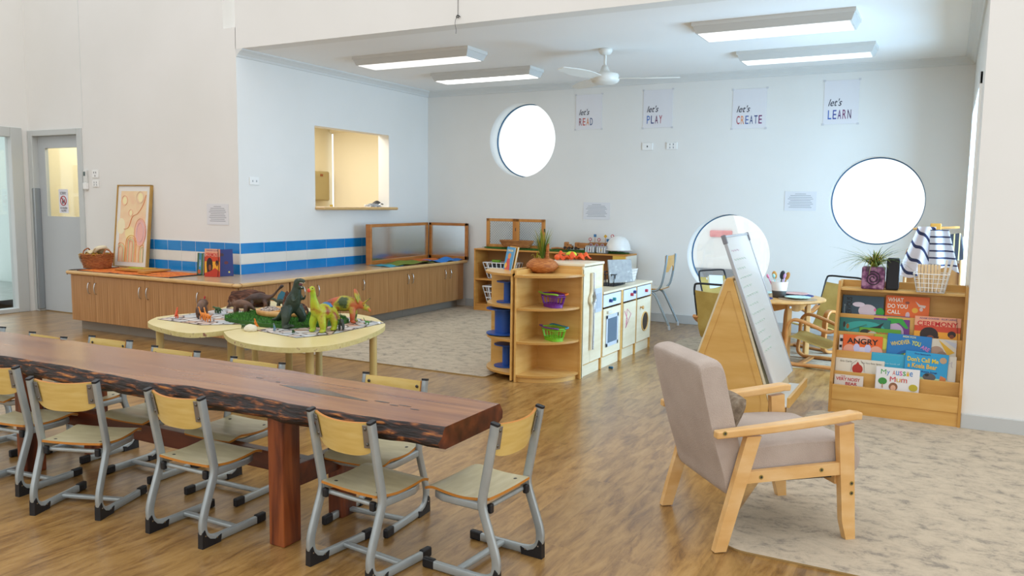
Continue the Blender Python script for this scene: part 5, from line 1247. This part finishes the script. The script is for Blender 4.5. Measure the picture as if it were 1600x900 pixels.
for y in (-.29, .27): mm.prism([(.24, .10), (.25, .10), (.34, .205), (.24, .205)], y, y+.015, EASW, 'y')
mm.build('tray_bracket', t)

# ================================================================ armchair
t = thing('armchair', 'light wood armchair with grey linen seat and back at rug edge', 'armchair', (5.175, -5.65, .004), R(-48.6))
RUBW = noisy('rubberwood', [(.25, 'D3A05C'), (.5, 'DEB172'), (.75, 'E8C48E')], (3, 1.2, 3), 5, 5, .32)
for s_ in (-1, 1):
    x0, x1 = (s_*.262, s_*.232); x0, x1 = min(x0, x1), max(x0, x1)
    M().prism([(-.024, 0), (.024, 0), (.152, .448), (.092, .448), (.0, .10)], x0, x1, RUBW, 'x').build('rear_leg', t)
    M().prism([(.545, 0), (.586, 0), (.580, .08), (.552, .478), (.486, .470), (.522, .08)], x0, x1, RUBW, 'x').build('front_leg', t)
    def arm(u, v, s_=s_): return None
    mm = M(); path = [(-.035, .445), (.05, .450), (.2, .460), (.35, .473), (.48, .486), (.55, .494), (.585, .490)]
    rows = []
    for i, (y, z) in enumerate(path):
        wd = [.018, .021, .026, .029, .030, .028, .016][i]; xc = s_*.250
        rows.append([(xc-wd, y, z), (xc+wd, y, z), (xc+wd, y+.001, z+.030), (xc-wd, y+.001, z+.030)])
    vs = [p for r in rows for p in r]; fs = [[i*4+k, i*4+(k+1) % 4, i*4+4+(k+1) % 4, i*4+4+k] for i in range(6) for k in range(4)]+[[3, 2, 1, 0], [24, 25, 26, 27]]
    mm.add(vs, fs, RUBW); a_ = mm.build('armrest', t, recalc=True)
    bv = a_.modifiers.new('bevel', 'BEVEL'); bv.width = .006; bv.segments = 3; bv.limit_method = 'ANGLE'; bv.angle_limit = R(50)
    M().prism([(.075, .262), (.53, .272), (.53, .322), (.095, .308)], x0+.004, x1-.004, RUBW, 'x').build('side_rail', t)
    mm = M(); xo = s_*.2625
    for (y, z) in [(.16, .285), (.42, .297), (.555, .235), (.557, .195), (-.005, .468)]:
        if z > .45: xo2 = s_*.270
        else: xo2 = xo if y > .53 else s_*.259
        mm.tube([(xo2-s_*.002, y, z), (xo2+s_*.0008, y, z)], [.0085, .0085], mc('9A8A4A', .3, .6), 14); mm.tube([(xo2, y, z), (xo2+s_*.0014, y, z)], [.0045, .0045], DARK, 8)
    mm.build('bolt', t)
M().box((-.232, .50, .225), (.232, .522, .27), RUBW, .003).build('front_rail', t)
M().box((-.232, .08, .215), (.232, .10, .26), RUBW, .003).build('rear_rail', t)
def cushion(name, prof, hw, par, sag=.0):
    # puffed upholstered block from a closed (y,z) outline
    P = smoothpath([Vector((0, a, b)) for a, b in prof]+[Vector((0,)+tuple(prof[0]))], 5)[:-1]; n = len(P); cy = sum(p.y for p in P)/n; cz = sum(p.z for p in P)/n
    mm = M(); vs = []; fs = []; K = 12; xs = [-1, -.985, -.95, -.88, -.6, -.3, 0, .3, .6, .88, .95, .985, 1]; sc = [.90, .95, .98, .995, 1, 1, 1, 1, 1, .995, .98, .95, .90]
    for x, s_ in zip(xs, sc):
        for p in P: vs.append((x*hw, cy+(p.y-cy)*s_, cz+(p.z-cz)*s_))
    for i in range(len(xs)-1):
        for k in range(n): fs.append([i*n+k, i*n+(k+1) % n, (i+1)*n+(k+1) % n, (i+1)*n+k])
    mm.add(vs, fs, FABRIC, True); mm.add(vs, [list(range(n))[::-1], list(range(len(vs)-n, len(vs)))], FABRIC, True)
    o = mm.build(name, par, recalc=True); return o, P
cushion('back_cushion', [(.045, .205), (.10, .215), (.125, .235), (.115, .29), (.075, .45), (.030, .62), (.010, .70), (-.012, .735), (-.05, .742), (-.088, .732), (-.098, .70), (-.06, .55), (-.02, .40), (.02, .28), (.035, .225)], .222, t)
o, P = cushion('seat_cushion', [(.10, .275), (.3, .268), (.55, .262), (.60, .266), (.622, .29), (.626, .34), (.612, .375), (.57, .398), (.4, .408), (.2, .40), (.11, .385), (.09, .33)], .226, t)
mm = M(); mm.box((-.21, .08, .245), (.21, .52, .275), mc('35332F', .9), .004); mm.build('seat_base', t)
# small brown cushion on the seat
bm_ = M()
def pil(u, v):
    a = (u-.5)*2; b = (v-.5)*2; return (a*.12*(1-.08*b*b), b*.095*(1-.08*a*a), .035*(1-a**4)**.5*(1-b**4)**.5)
CUSH = noisy('brown_cushion', [(.3, '6E5F4E'), (.5, '8A7A66'), (.7, 'A29684')], (1, 1, 1), 40, 5, .9, .5)
bm_.sheet(pil, 16, 16, .002, CUSH); bm_.T = Matrix.Scale(-1, 4, (0, 0, 1)); bm_.sheet(pil, 16, 16, .002, CUSH)
bm_.build('throw_cushion', label='small brown woven cushion tucked against the back of armchair', cat='cushion', loc=(5.268, -5.565, .478), rot=(R(62), 0, R(-48.6)))

# ================================================================ round table with bentwood chairs
tx, ty = 4.72, -1.47
t = thing('round_table', 'small round light wood table near the low round window', 'table', (tx, ty, .008))
M().lathe([(.001, .50), (.415, .50), (.43, .506), (.43, .518), (.424, .522), (.001, .522)], BEECH, 64).build('tabletop', t)
for k in range(4):
    a = R(33+90*k); x, y = .31*math.cos(a), .31*math.sin(a)
    M().box((-.022, -.022, 0), (.022, .022, .50), BEECH, .008).build('leg', t, loc=(x, y, 0), rotz=a)
for k in range(4):
    a0 = R(33+90*k); a1 = R(33+90*(k+1)); p = Vector((.30*math.cos(a0), .30*math.sin(a0), 0)); q_ = Vector((.30*math.cos(a1), .30*math.sin(a1), 0)); mm = M(); d = q_-p; n = 12; vs = []; fs = []
    nn = Vector((-d.y, d.x, 0)).normalized()*.008
    for i in range(n+1):
        f = i/n; b = p+d*f; zb = .415+.055*math.sin(PI*f)*-1+.0; zb = .46-.05*math.sin(PI*f)
        vs += [b+nn+Vector((0, 0, zb)), b-nn+Vector((0, 0, zb)), b-nn+Vector((0, 0, .50)), b+nn+Vector((0, 0, .50))]
    for i in range(n):
        for k2 in range(4): fs.append([i*4+k2, i*4+(k2+1) % 4, i*4+4+(k2+1) % 4, i*4+4+k2])
    mm.add(vs, fs, BEECH); mm.build('apron', t, recalc=True)
    m2 = M(); m2.tube([(.335*math.cos(a0), .335*math.sin(a0), .47), (.340*math.cos(a0), .340*math.sin(a0), .47)], [.010, .010], CHROME, 12); m2.build('bolt', t)
zt_ = .5305
def placemat(label, x, y, r=.16): M().cyl((x, y, zt_), (x, y, zt_+.004), r, mc('2E3A78', .7), seg=40).build('placemat', label=label, cat='placemat', group=None)
placemat('round dark blue placemat nearest the easel on the round table', tx-.13, ty-.2, .15); placemat('round dark blue placemat behind the utensil pot on the table', tx+.15, ty+.21, .15)
M().cyl((tx+.21, ty-.10, zt_), (tx+.21, ty-.10, zt_+.005), .16, noisy('cork', [(.3, 'A08464'), (.7, 'B89C7C')], ns=40), seg=40).build('placemat', label='round tan placemat at the right of the utensil pot', cat='placemat')
def plate_(label, x, y, z, col):
    n = 48; mm = M(); prof = [(.001, .003), (.06, .003), (.085, .012), (.105, .018)]; vs = []; fs = []
    for j, (r, zz) in enumerate(prof+[(.105, .014), (.085, .008), (.06, 0), (.001, 0)]):
        for k in range(n):
            a = 2*PI*k/n; s_ = 1+(.05*math.cos(a*16) if r > .08 else 0); vs.append((r*s_*math.cos(a), r*s_*math.sin(a), zz))
    for j in range(7):
        for k in range(n): fs.append([j*n+k, j*n+(k+1) % n, (j+1)*n+(k+1) % n, (j+1)*n+k])
    mm.add(vs, fs, mc(col, .4), True); mm.build('scalloped_plate', label=label, cat='plate', loc=(x, y, z))
plate_('pale green scalloped plate behind the pot on the left of table', tx-.16, ty+.17, zt_+.001, 'BFDDD6'); plate_('pink scalloped plate on the dark placemat nearest the easel', tx-.13, ty-.2, zt_+.005, 'D9A9A0')
plate_('pale green scalloped plate on the tan placemat, front right of table', tx+.21, ty-.10, zt_+.006, 'BFDDD6'); plate_('pink scalloped plate on the placemat behind the utensil pot', tx+.15, ty+.21, zt_+.005, 'D9A9A0')
t = thing('utensil_pot', 'white pot with grey base holding play utensils on round table', 'pot', (4.765, -1.52, zt_+.001))
M().lathe([(.001, 0), (.052, 0), (.062, .062)], mc('55524E', .6), 32).build('grey_base', t)
M().lathe([(.062, .062), (.073, .142), (.066, .142), (.056, .05), (.001, .05)], mc('E3DCD4', .5), 32).build('white_rim', t)
def spoon(label, dx, dy, lean, c_, hd, w2):
    t = thing('play_utensil', label, 'utensil', (4.765+dx, -1.52+dy, zt_+.055), 0, rot=(R(lean[0]), R(lean[1]), R(12)))
    M().cyl((0, 0, 0), (0, 0, .12), .005, mc(c_, .5), seg=10).build('handle', t); M().ell((0, 0, .145), (w2, .006, hd), mc(c_, .5)).build('head', t)
spoon('tan wooden spoon at the left in the utensil pot', -.02, .0, (3, -10), 'C08A3E', .036, .022); spoon('black spatula in the middle of utensil pot', .0, .01, (-3, 8), '22242A', .04, .022)
spoon('tan wooden spoon at the right in the utensil pot', .022, .0, (0, 17), 'B07A34', .036, .02); spoon('short pink plastic spoon at left of the utensil pot', -.035, -.01, (6, -26), 'D88AA8', .022, .012)
spoon('short aqua plastic spoon at front of the utensil pot', -.012, -.03, (10, -14), '9AD0D0', .02, .013); spoon('short lilac plastic spoon at front of the utensil pot', .015, -.032, (8, 12), 'C8A0D0', .024, .012)

def lounge_chair(label, loc, rz):
    t = thing('canvas_chair', label, 'chair', loc, rz)
    BW = noisy('bentwood', [(.3, 'B5763A'), (.7, 'CB8F52')], (3, 3, 3), 5, 4, .35) if 'bw' not in _mc else _mc['bw']; _mc['bw'] = BW
    for s_ in (-1, 1):
        x = s_*.215
        M().tube(smoothpath([(x, -.12, .018), (x, .05, .018), (x, .2, .016), (x, .255, .03), (x, .285, .075), (x, .275, .2), (x, .268, .32), (x, .24, .375), (x, .18, .385), (x, .05, .345), (x, -.05, .31), (x, -.12, .33), (x, -.18, .37)], 5), (.025, .013), BW, 10, flat=True, up=(1, 0, 0)).build('bent_arm', t)
        if False: M().tube(smoothpath([(x*.93, .25, .20), (x*.93, .10, .17), (x*.93, -.06, .155), (x*.93, -.14, .22), (x*.93, -.19, .36), (x*.93, -.25, .58)], 5), (.018, .009), BW, 10, flat=True, up=(1, 0, 0)).build('seat_rail', t)
    M().box((-.215, -.14, .006), (.215, -.10, .024), BW, .004).build('floor_rail', t); M().box((-.215, .14, .006), (.215, .18, .024), BW, .004).build('floor_rail', t)
    for s_ in (-1, 1): M().tube(smoothpath([(s_*.2, -.12, .33), (s_*.2, -.17, .37), (s_*.2, -.21, .46), (s_*.2, -.245, .57)]), .008, BLACKP, 8).build('side_tube', t)
    M().tube(smoothpath([(-.2, -.245, .56), (-.195, -.262, .63), (-.165, -.27, .66), (0, -.272, .662), (.165, -.27, .66), (.195, -.262, .63), (.2, -.245, .56)], 5), .009, BLACKP, 10).build('top_tube', t)
    sp_ = smoothpath([(0, .27, .235), (0, .20, .23), (0, .06, .19), (0, -.06, .17), (0, -.13, .24), (0, -.19, .40), (0, -.26, .60)], 4); n = len(sp_)-1
    def cv(u, v):
        f = v*n; i = min(int(f), n-1); p = sp_[i].lerp(sp_[i+1], f-i); return ((u-.5)*.40, p.y, p.z-.012*math.sin(PI*u))
    M().sheet(cv, 10, 30, .006, KHAKI).build('canvas_sling', t)
    return t
l0 = lounge_chair('khaki canvas bentwood chair right of round table, arm and floor loop fully visible', (5.20, -1.71, .008), R(84))
dup(l0, (5.07, -.86, .008), R(150), 'khaki canvas bentwood chair at the far right of the round table, by the wall')
dup(l0, (4.40, -1.86, .008), R(-8), 'khaki canvas bentwood chair between the easel and the round table')
dup(l0, (4.17, -.72, .008), R(-116), 'khaki canvas bentwood chair under the low round window with papers in its back pocket')
t = thing('magazine_stack', 'white papers tucked in the back pocket of canvas chair under window', 'papers', (3.97, -.60, .47), R(64))
for k in range(3): M().box((-.12+.01*k, -.006*k, -.12), (.11, -.006*k-.004, .13+.01*k), mc(['E8E6E2', 'D9C9A0', 'DADFE6'][k], .6), .001, rot=(R(-10), R(2*k), 0)).build('sheet', t)

# ================================================================ picture-book display
t = thing('book_display', 'wooden tiered picture-book display stand beside the white wing wall', 'shelf', (5.80, -3.36, .008))
x0, x1 = -.375, .375; Y0 = 0
side = [(.0, 0), (.40, 0), (.40, .83), (.26, .83), (.20, .80), (.10, .45), (.02, .20), (.0, .16)]
for s_ in (-1, 1):
    xa = s_*.375
    M().prism([(.0, 0), (.36, 0), (.36, .835), (.215, .835), (.195, .80), (.0, .20)], min(xa, xa-s_*.016), max(xa, xa-s_*.016), PLY, 'x', side=EDGE).build('side_panel', t)
LED = [(.245, .618), (.19, .505), (.135, .386), (.08, .258), (.025, .182)]
a_, b_ = x0+.016, x1-.016
M().box((a_, .012, .0), (b_, .026, .09), PLY).build('plinth', t)
M().box((a_, .006, .085), (b_, .022, .182), PLY, .002).build('front_panel', t)
for k, (y, z) in enumerate(LED[:4]):
    zl = LED[k+1][1]; M().box((a_, y, zl-.09), (b_, y+.012, z), PLY, .002).build('ledge_panel', t)
for k, (y, z) in enumerate(LED):
    M().box((a_, y+.012, z-.085), (b_, y+.06, z-.078), PLY).build('pocket_floor', t)
M().box((a_, .205, .775), (b_, .36, .792), PLYH, .003, ).build('top', t)
M().box((a_, .345, .79), (b_, .36, .835), PLY, .002).build('top_gallery', t)
M().box((a_, .325, .05), (b_, .335, .785), PLY).build('back_panel', t)
BX, BY = 5.80, -3.36
def bk_(label, row, x0, x1, ztop, col, items, dy=.0, roll=0, tall=None, **k):
    y, zl = LED[row]; zf = zl-.078+.008; zb = zf+.001; h = ztop-zb
    h = h/math.cos(R(9)); return book(label, ((x0+x1)/2, BY+y+.0175+dy, zb), x1-x0, h, .006, col, items, lean=-8, roll=roll, **k)
bk_('dark blue picture book with a sleeping white rabbit, top left of display', 0, 5.448, 5.70, .745, '2C4656', [('e', .62, .50, .22, .22, 'CFC2CE'), ('e', .40, .70, .15, .08, 'D8CFE0'), ('e', .92, .48, .1, .15, '2E9A3A'), ('t', 'NERVOUS', .17, .60, .52, .17, '10181E', 90), ('t', 'feeling', .06, .5, .3, .05, '8FA0A8', 90), ('e', .8, .55, .03, .05, 'D8689A')])
bk_('orange WHAT DO YOU CALL picture book with white animals, top row', 0, 5.710, 5.965, .758, 'E4681C', [('t', 'WHAT', .23, .87, .36, .13, 'F0E8DC'), ('t', 'DO YOU', .28, .68, .46, .13, 'F0E8DC'), ('t', 'CALL', .2, .50, .3, .12, 'F0E8DC'), ('p', [(.68, .86), (.78, .76), (.92, .74), (.9, .66), (.76, .7)], 'D8C8C0'), ('e', .68, .58, .07, .08, 'E8B03A'), ('e', .82, .62, .04, .06, 'D8C0B8'), ('e', .52, .42, .05, .1, 'D0B8C0'), ('e', .5, .8, .05, .04, '8A4A3A')], dy=.002)
bk_('teal jungle picture book with flying black bird, second row left', 1, 5.441, 5.748, .60, '1C6A66', [('e', .5, .62, .4, .28, '2E9A92'), ('p', [(.6, .66), (.75, .74), (.88, .9), (.82, .68), (.9, .6), (.76, .6)], '101A1C'), ('l', [(0, .42), (.2, .5), (.35, .62), (.55, .78)], '7A8A5A', .008), ('e', .1, .72, .025, .12, '2A2420'), ('e', .17, .66, .03, .1, '8A5A1E')], dy=.006)
bk_('green and orange picture book with cartoon writing, low in second row', 1, 5.566, 5.813, .545, '5A9A2A', [('t', 'Dinosaur', .55, .72, .7, .26, 'C8552A'), ('e', .15, .7, .13, .2, '26301E'), ('e', .32, .6, .12, .2, 'B8B8A0')], dy=-.003)
bk_('purple spiral-bound picture book with a green-hatted sleeping face', 1, 5.648, 5.86, .630, '6A2A7C', [('e', .55, .45, .3, .32, 'B9A2BC'), ('p', [(.35, .7), (.4, .98), (.75, .99), (.98, .62), (.9, .6), (.7, .78)], '2E9A3A'), ('t', 'feeling', .2, .94, .28, .05, 'D0B8E0'), ('e', .42, .45, .05, .04, 'D86A9A'), ('e', .68, .43, .05, .04, 'D86A9A')], dy=.013)
bk_('CEREMONY picture book in the second row of the display', 1, 5.888, 6.146, .643, 'C8401E', CER, dy=.0)
bk_('orange ANGRY picture book with a white rabbit, third row left', 2, 5.475, 5.713, .497, 'E0601C', [('e', .18, .45, .16, .2, 'E0A088'), ('e', .85, .45, .16, .2, 'E0A088'), ('e', .5, .88, .2, .1, 'E0A088'), ('e', .5, .42, .2, .16, 'CFC8D8'), ('e', .36, .54, .08, .15, 'BFC0E0'), ('e', .64, .54, .08, .15, 'BFC0E0'), ('t', 'ANGRY', .5, .78, .78, .2, '15100E')], dy=-.002)
bk_('black and white patterned book spine beside the ANGRY book', 2, 5.452, 5.478, .49, 'E0DDD8', [('r', .1, .1, .9, .2, '1A1A1C'), ('r', .3, .3, .9, .42, '1A1A1C'), ('r', .1, .52, .7, .62, '1A1A1C'), ('r', .2, .75, .9, .87, '1A1A1C')], dy=.004)
bk_('yellow-green picture book half hidden behind the ANGRY book', 2, 5.66, 5.76, .512, '9AAA2A', [('e', .6, .7, .3, .18, 'C8C84A'), ('e', .6, .35, .3, .15, 'A88A5A')], dy=.007)
bk_('blue WHOEVER YOU ARE picture book with a globe, third row', 2, 5.735, 5.988, .523, '1A74B4', [('e', .5, .12, .34, .42, '0E5A9A'), ('e', .42, .3, .12, .14, '2A7A4A'), ('e', .66, .34, .12, .14, '2A7A8A'), ('e', .46, .38, .06, .07, 'D8C03A'), ('r', .62, .38, .65, .52, 'D8D04A'), ('t', 'MEM FOX', .5, .94, .3, .06, 'C8D0B0'), ('t', 'WHOEVER', .3, .74, .44, .13, 'D8C05A', 14), ('t', 'YOU', .66, .76, .2, .14, 'D8D84A', -8), ('t', 'ARE', .87, .64, .2, .12, 'C87ABA', -24)], dy=-.003, roll=1.5)
bk_('cream picture book with an elephant and yellow corner, third row right', 2, 5.975, 6.13, .512, 'CFC8B8', [('e', .3, .55, .28, .22, 'A88A76'), ('e', .5, .48, .18, .14, '8F7462'), ('p', [(.35, .98), (.95, .6), (.7, .5)], 'D8A82A'), ('p', [(.5, 1), (1, .9), (1, .72)], 'B8BCC8')], dy=.004)
bk_('white picture book with a red spider, fourth row left', 3, 5.443, 5.735, .348, 'DCD6C6', [('e', .46, .6, .11, .2, 'B0301E'), ('p', [(.36, .6), (.46, .9), (.56, .6)], 'B0301E'), ('l', [(.33, .5), (.34, .8), (.44, .95)], '6A3A34', .0025), ('l', [(.6, .5), (.59, .8), (.52, .95)], '6A3A34', .0025), ('t', 'Eric Carle', .22, .88, .24, .07, '8A8478'), ('t', 'The Very Busy Spider', .74, .86, .42, .07, '8A8478')], dy=.0)
bk_('plain sky-blue picture book in the fourth row, behind the koala songbook', 3, 5.655, 5.865, .400, '2FA2C2', [('t', 'WHAT MAKES YOU', .62, .5, .6, .06, 'BFE0E8'), ('t', 'a first book of', .55, .7, .5, .05, '8FCAD8')], dy=.009)
bk_("blue picture book titled Don't Call Me a Koala Bear, fourth row", 3, 5.842, 6.085, .428, '2496C8', [('r', 0, 0, 1, .36, 'B8CF9A'), ('e', .6, .38, .15, .1, '5A5654'), ('e', .54, .43, .05, .04, '2A2826'), ('e', .2, .22, .14, .1, '6AA83A'), ('p', [(.8, 0), (.98, 0), (.98, .4), (.85, .45)], 'C8763A'), ('e', .88, .84, .08, .08, 'B89878'), ('t', "Don Spencer's", .4, .94, .36, .05, '1E3A7A'), ('t', "Don't Call Me", .42, .80, .72, .12, 'E8C828'), ('t', 'a Koala Bear', .42, .64, .68, .12, 'E8B828'), ('t', '& Other Aussie Songs', .46, .50, .62, .06, '1E3A7A')], dy=-.003, roll=2)
bk_('plain white picture book with pencil scribble, right end of fourth row', 3, 6.04, 6.135, .415, 'D6D2C6', [('l', [(.6, .8), (.75, .86), (.7, .74), (.8, .7)], '8A6AA8', .002)], dy=.007)
bk_('white THE VERY NOISY BEAR picture book, lowest row left', 4, 5.447, 5.62, .248, 'D9D0C6', [('t', 'THE', .3, .93, .16, .05, 'B83030'), ('t', 'VERY', .25, .80, .38, .15, 'B82A2A'), ('t', 'NOISY', .68, .80, .42, .16, 'B82A2A'), ('t', 'BEAR', .6, .60, .4, .14, 'B82A2A')], dy=.0)
bk_('white My Aussie Mum picture book with colourful letters, lowest row', 4, 5.69, 5.94, .323, 'E0DEDD', [('t', 'M', .18, .86, .12, .14, '2A9A3A'), ('t', 'y', .29, .82, .07, .14, '2A7AC0')]+[('t', c_, .42+.078*i, .85, .065, .13, co) for i, (c_, co) in enumerate(zip('Aussie', ['C83A2A', '2A7AC0', 'C83A9A', '2A9A3A', 'D8A82A', '2A7AC0']))]+[('t', 'M', .40, .66, .13, .15, 'C82A3A'), ('t', 'u', .53, .64, .09, .11, 'D8A82A'), ('t', 'm', .66, .64, .13, .11, 'C83A2A'), ('e', .17, .58, .1, .1, '3A8A3A'), ('e', .42, .44, .1, .12, '8A5A3A'), ('e', .42, .40, .06, .09, 'D8A88A'), ('e', .87, .46, .1, .1, 'B8A82A'), ('r', .16, .38, .18, .5, 'A87A5A')], dy=-.002)
# on top of the display
zt2 = .801
t = thing('plant_pot', 'purple cube plant pot with a dark spiral on the book display', 'pot', (5.632, -3.13, zt2), R(0))
PURP = noisy('purple_glaze', [(.36, '43203F'), (.5, '6E3A62'), (.64, 'A87C96')], ns=26, rough=.4)
M().box((-.068, -.055, 0), (.068, .055, .145), PURP, .01, 3).build('pot', t)
M().tube([((.008+.0014*k)*math.cos(k*.5), -.0565, .07+(.008+.0014*k)*math.sin(k*.5)) for k in range(30)], (.001, .0035), mc('20101E', .5), 6).build('spiral_motif', t)
grass('spider_plant', 'arching green and yellow grassy plant in the purple pot', (5.632, -3.13, zt2+.13), 120, .20, .27, .15, [mc('5C7A2A', .5), mc('8A9A3A', .5), mc('B9AE55', .5), mc('3E5A22', .5)], 23, .0042)
M().box((-.038, -.038, 0), (.038, .038, .205), mc('15161B', .6), .012, 4).build('speaker', label='black upright speaker between the purple pot and wire basket', cat='speaker', loc=(5.745, -3.13, zt2), rotz=R(0))
crate('wire_basket', 'white wire basket holding wooden clapsticks on the book display', (5.965, -3.145, zt2+.003), .20, .16, .115, WB, 7, 4, .76, 0, .0022)
for k in range(7):
    M().box((-.008, -.045, 0), (.008, .045, .165), noisy('stick_wood', [(.3, 'D8B98A'), (.7, 'E5CBA2')], (4, 4, 1), 5) if k == 0 else bpy.data.materials['stick_wood'], .002).build('craft_stick', label='pale wooden slats standing together in the white wire basket', cat='slat', group='wooden slats in the wire basket', loc=(5.900+.0185*k, -3.145, zt2+.008), rot=(0, R(-2), 0))
for k, (x, r_) in enumerate([(6.035, 6), (6.05, 11)]):
    M().box((-.007, -.01, 0), (.007, .01, .20), mc('E6E0D4', .6), .002).build('pale_stick', label=['taller pale stick leaning in the right side of wire basket', 'outermost pale stick leaning at the right edge of wire basket'][k], cat='stick', loc=(x-.01, -3.15, zt2+.008), rot=(0, R(r_), 0))

# wooden stand with towels behind the display
t = thing('towel_stand', 'brown wooden play stand with steel tube hoop behind book display', 'stand', (5.955, -1.95, 0))
STW = noisy('dark_stand_wood', [(.3, '8A5A2A'), (.7, 'A06C36')], (4, 4, 1), 4, 4, .4)
M().box((-.185, -.01, .03), (.185, .01, .92), STW, .004).build('panel', t)
M().tube(smoothpath([(-.185, -.015, 0), (-.185, -.015, .5), (-.185, -.015, .93), (-.155, -.015, 1.03), (-.08, -.015, 1.07), (.08, -.015, 1.07), (.155, -.015, 1.03), (.185, -.015, .93), (.185, -.015, .5), (.185, -.015, 0)], 5), .013, mc('C59A66', .4), 10).build('hoop', t)
M().box((-.03, -.03, .92), (.03, .0, 1.21), STW, .004).build('upright', t)
M().cyl((-.15, -.03, 1.17), (.16, -.03, 1.19), .009, BEECH).build('peg_bar', t)
M().box((-.035, -.05, 1.165), (.04, -.015, 1.215), mc('C08838', .4), .006).build('top_block', t)
def stripes(name, base, stripe, ax, n):
    mt = bpy.data.materials.new(name); mt.use_nodes = True; nn = mt.node_tree.nodes; ll = mt.node_tree.links; b = nn['Principled BSDF']; b.inputs['Roughness'].default_value = .9
    tc = nn.new('ShaderNodeTexCoord'); wv = nn.new('ShaderNodeTexWave'); wv.bands_direction = ax; wv.inputs['Scale'].default_value = n; wv.inputs['Distortion'].default_value = .4
    cr = nn.new('ShaderNodeValToRGB'); cr.color_ramp.interpolation = 'CONSTANT'; e = cr.color_ramp.elements; e[0].color = rgb(stripe); e[1].position = .13; e[1].color = rgb(base)
    ll.new(tc.outputs['Object'], wv.inputs[0]); ll.new(wv.outputs['Fac'], cr.inputs[0]); ll.new(cr.outputs[0], b.inputs['Base Color']); return mt
def towel(label, loc, w0, w1, h_, mat, lean, ph=0, name='tea_towel'):
    def f(u, v):
        w_ = w0+(w1-w0)*v; return ((u-.5)*w_+lean*v, .02*math.sin(u*9+ph)*(.4+v)-.035, -h_*v*(1+.08*math.sin(u*5+ph)))
    return M().sheet(f, 24, 18, .004, mat).build(name, label=label, cat='towel', loc=loc)
towel('white tea towel with diagonal navy stripes hanging at the left', (5.90, -2.02, 1.19), .12, .25, .36, stripes('diag_stripe', 'CDC7CD', '2A3050', 'DIAGONAL', 5.2), -.06)
towel('white tea towel with level navy stripes hanging at the right', (5.985, -2.04, 1.17), .12, .2, .30, stripes('level_stripe', 'C8C9D2', '2A3050', 'Z', 6.0), .045, 2)
M().box((-.062, -.012, -.2), (.062, .012, 0), stripes('potholder', '2B2A30', 'C8B478', 'X', 9), .02, 4, rot=(0, R(-12), 0)).build('pot_holder', label='dark pot holder with wavy cream stripes on the peg bar', cat='pot holder', loc=(6.085, -2.02, 1.14))
M().cyl((6.135, -1.5, 0), (6.135, -1.5, .80), .018, mc('C6CCD2', .25, .6)).build('metal_post', label='thin silver metal post beside right wall behind book display', cat='post')

# ---------------------------------------------------------------- fill lights added to brighten the side rooms
def fill_light(name, loc, e, size, col=(1, .93, .78)):
    l = bpy.data.lights.new(name, 'AREA'); l.size = size; l.energy = e; l.color = col
    o = bpy.data.objects.new(name, l); o.location = loc; COL.objects.link(o)
fill_light('kitchen_fill_light', (-.9, -1.5, 2.41), 25, 1.0, (1, .97, .92))  # added to brighten the kitchen, no fitting seen there
fill_light('passage_fill_light', (-2.7, -2.3, 2.55), 16, .6, (1, .97, .92))  # added fill for the room behind the left door

GROUPS = {'school_chair': 'plywood school chairs round the long table', 'play_table': 'rounded cream play tables', 'toy_dinosaur': 'toy dinosaurs on the play tables', 'canvas_chair': 'canvas chairs round the small table',
    'poster': 'wall posters of the back wall', 'notice_sheet': 'laminated notices on the walls', 'power_outlet': 'white power outlets', 'light_switch': 'light switches beside the door', 'bark_piece': 'bark pieces on the play tables',
    'stone_print_mat': 'stone print mats on the play tables', 'play_cloth': 'play cloths by the mirror', 'rug': 'rugs on the floor', 'white_crate': 'white crates in the low shelf', 'wooden_truck': 'wooden trucks on the low shelf',
    'cable_spool': 'blue spools on the quarter shelf', 'corner_shelf': 'quarter-round shelves', 'toy_shopping_basket': 'toy shopping baskets on the quarter shelf', 'clear_container': 'clear containers on the low shelf',
    'placemat': 'placemats on the round table', 'scalloped_plate': 'scalloped plates on the round table', 'play_utensil': 'utensils in the pot', 'tea_towel': 'tea towels on the peg bar', 'pale_stick': 'pale sticks in the wire basket'}
for o in S.objects:
    if o.parent is None and 'label' in o and 'group' not in o:
        b = o.name.split('.')[0]
        if b in GROUPS: o['group'] = GROUPS[b]
        elif b == 'picture_book': o['group'] = 'picture books in the display' if o.location.x > 5 else ('books on the quarter shelf' if o.location.x > 2 else 'books standing on the counter')
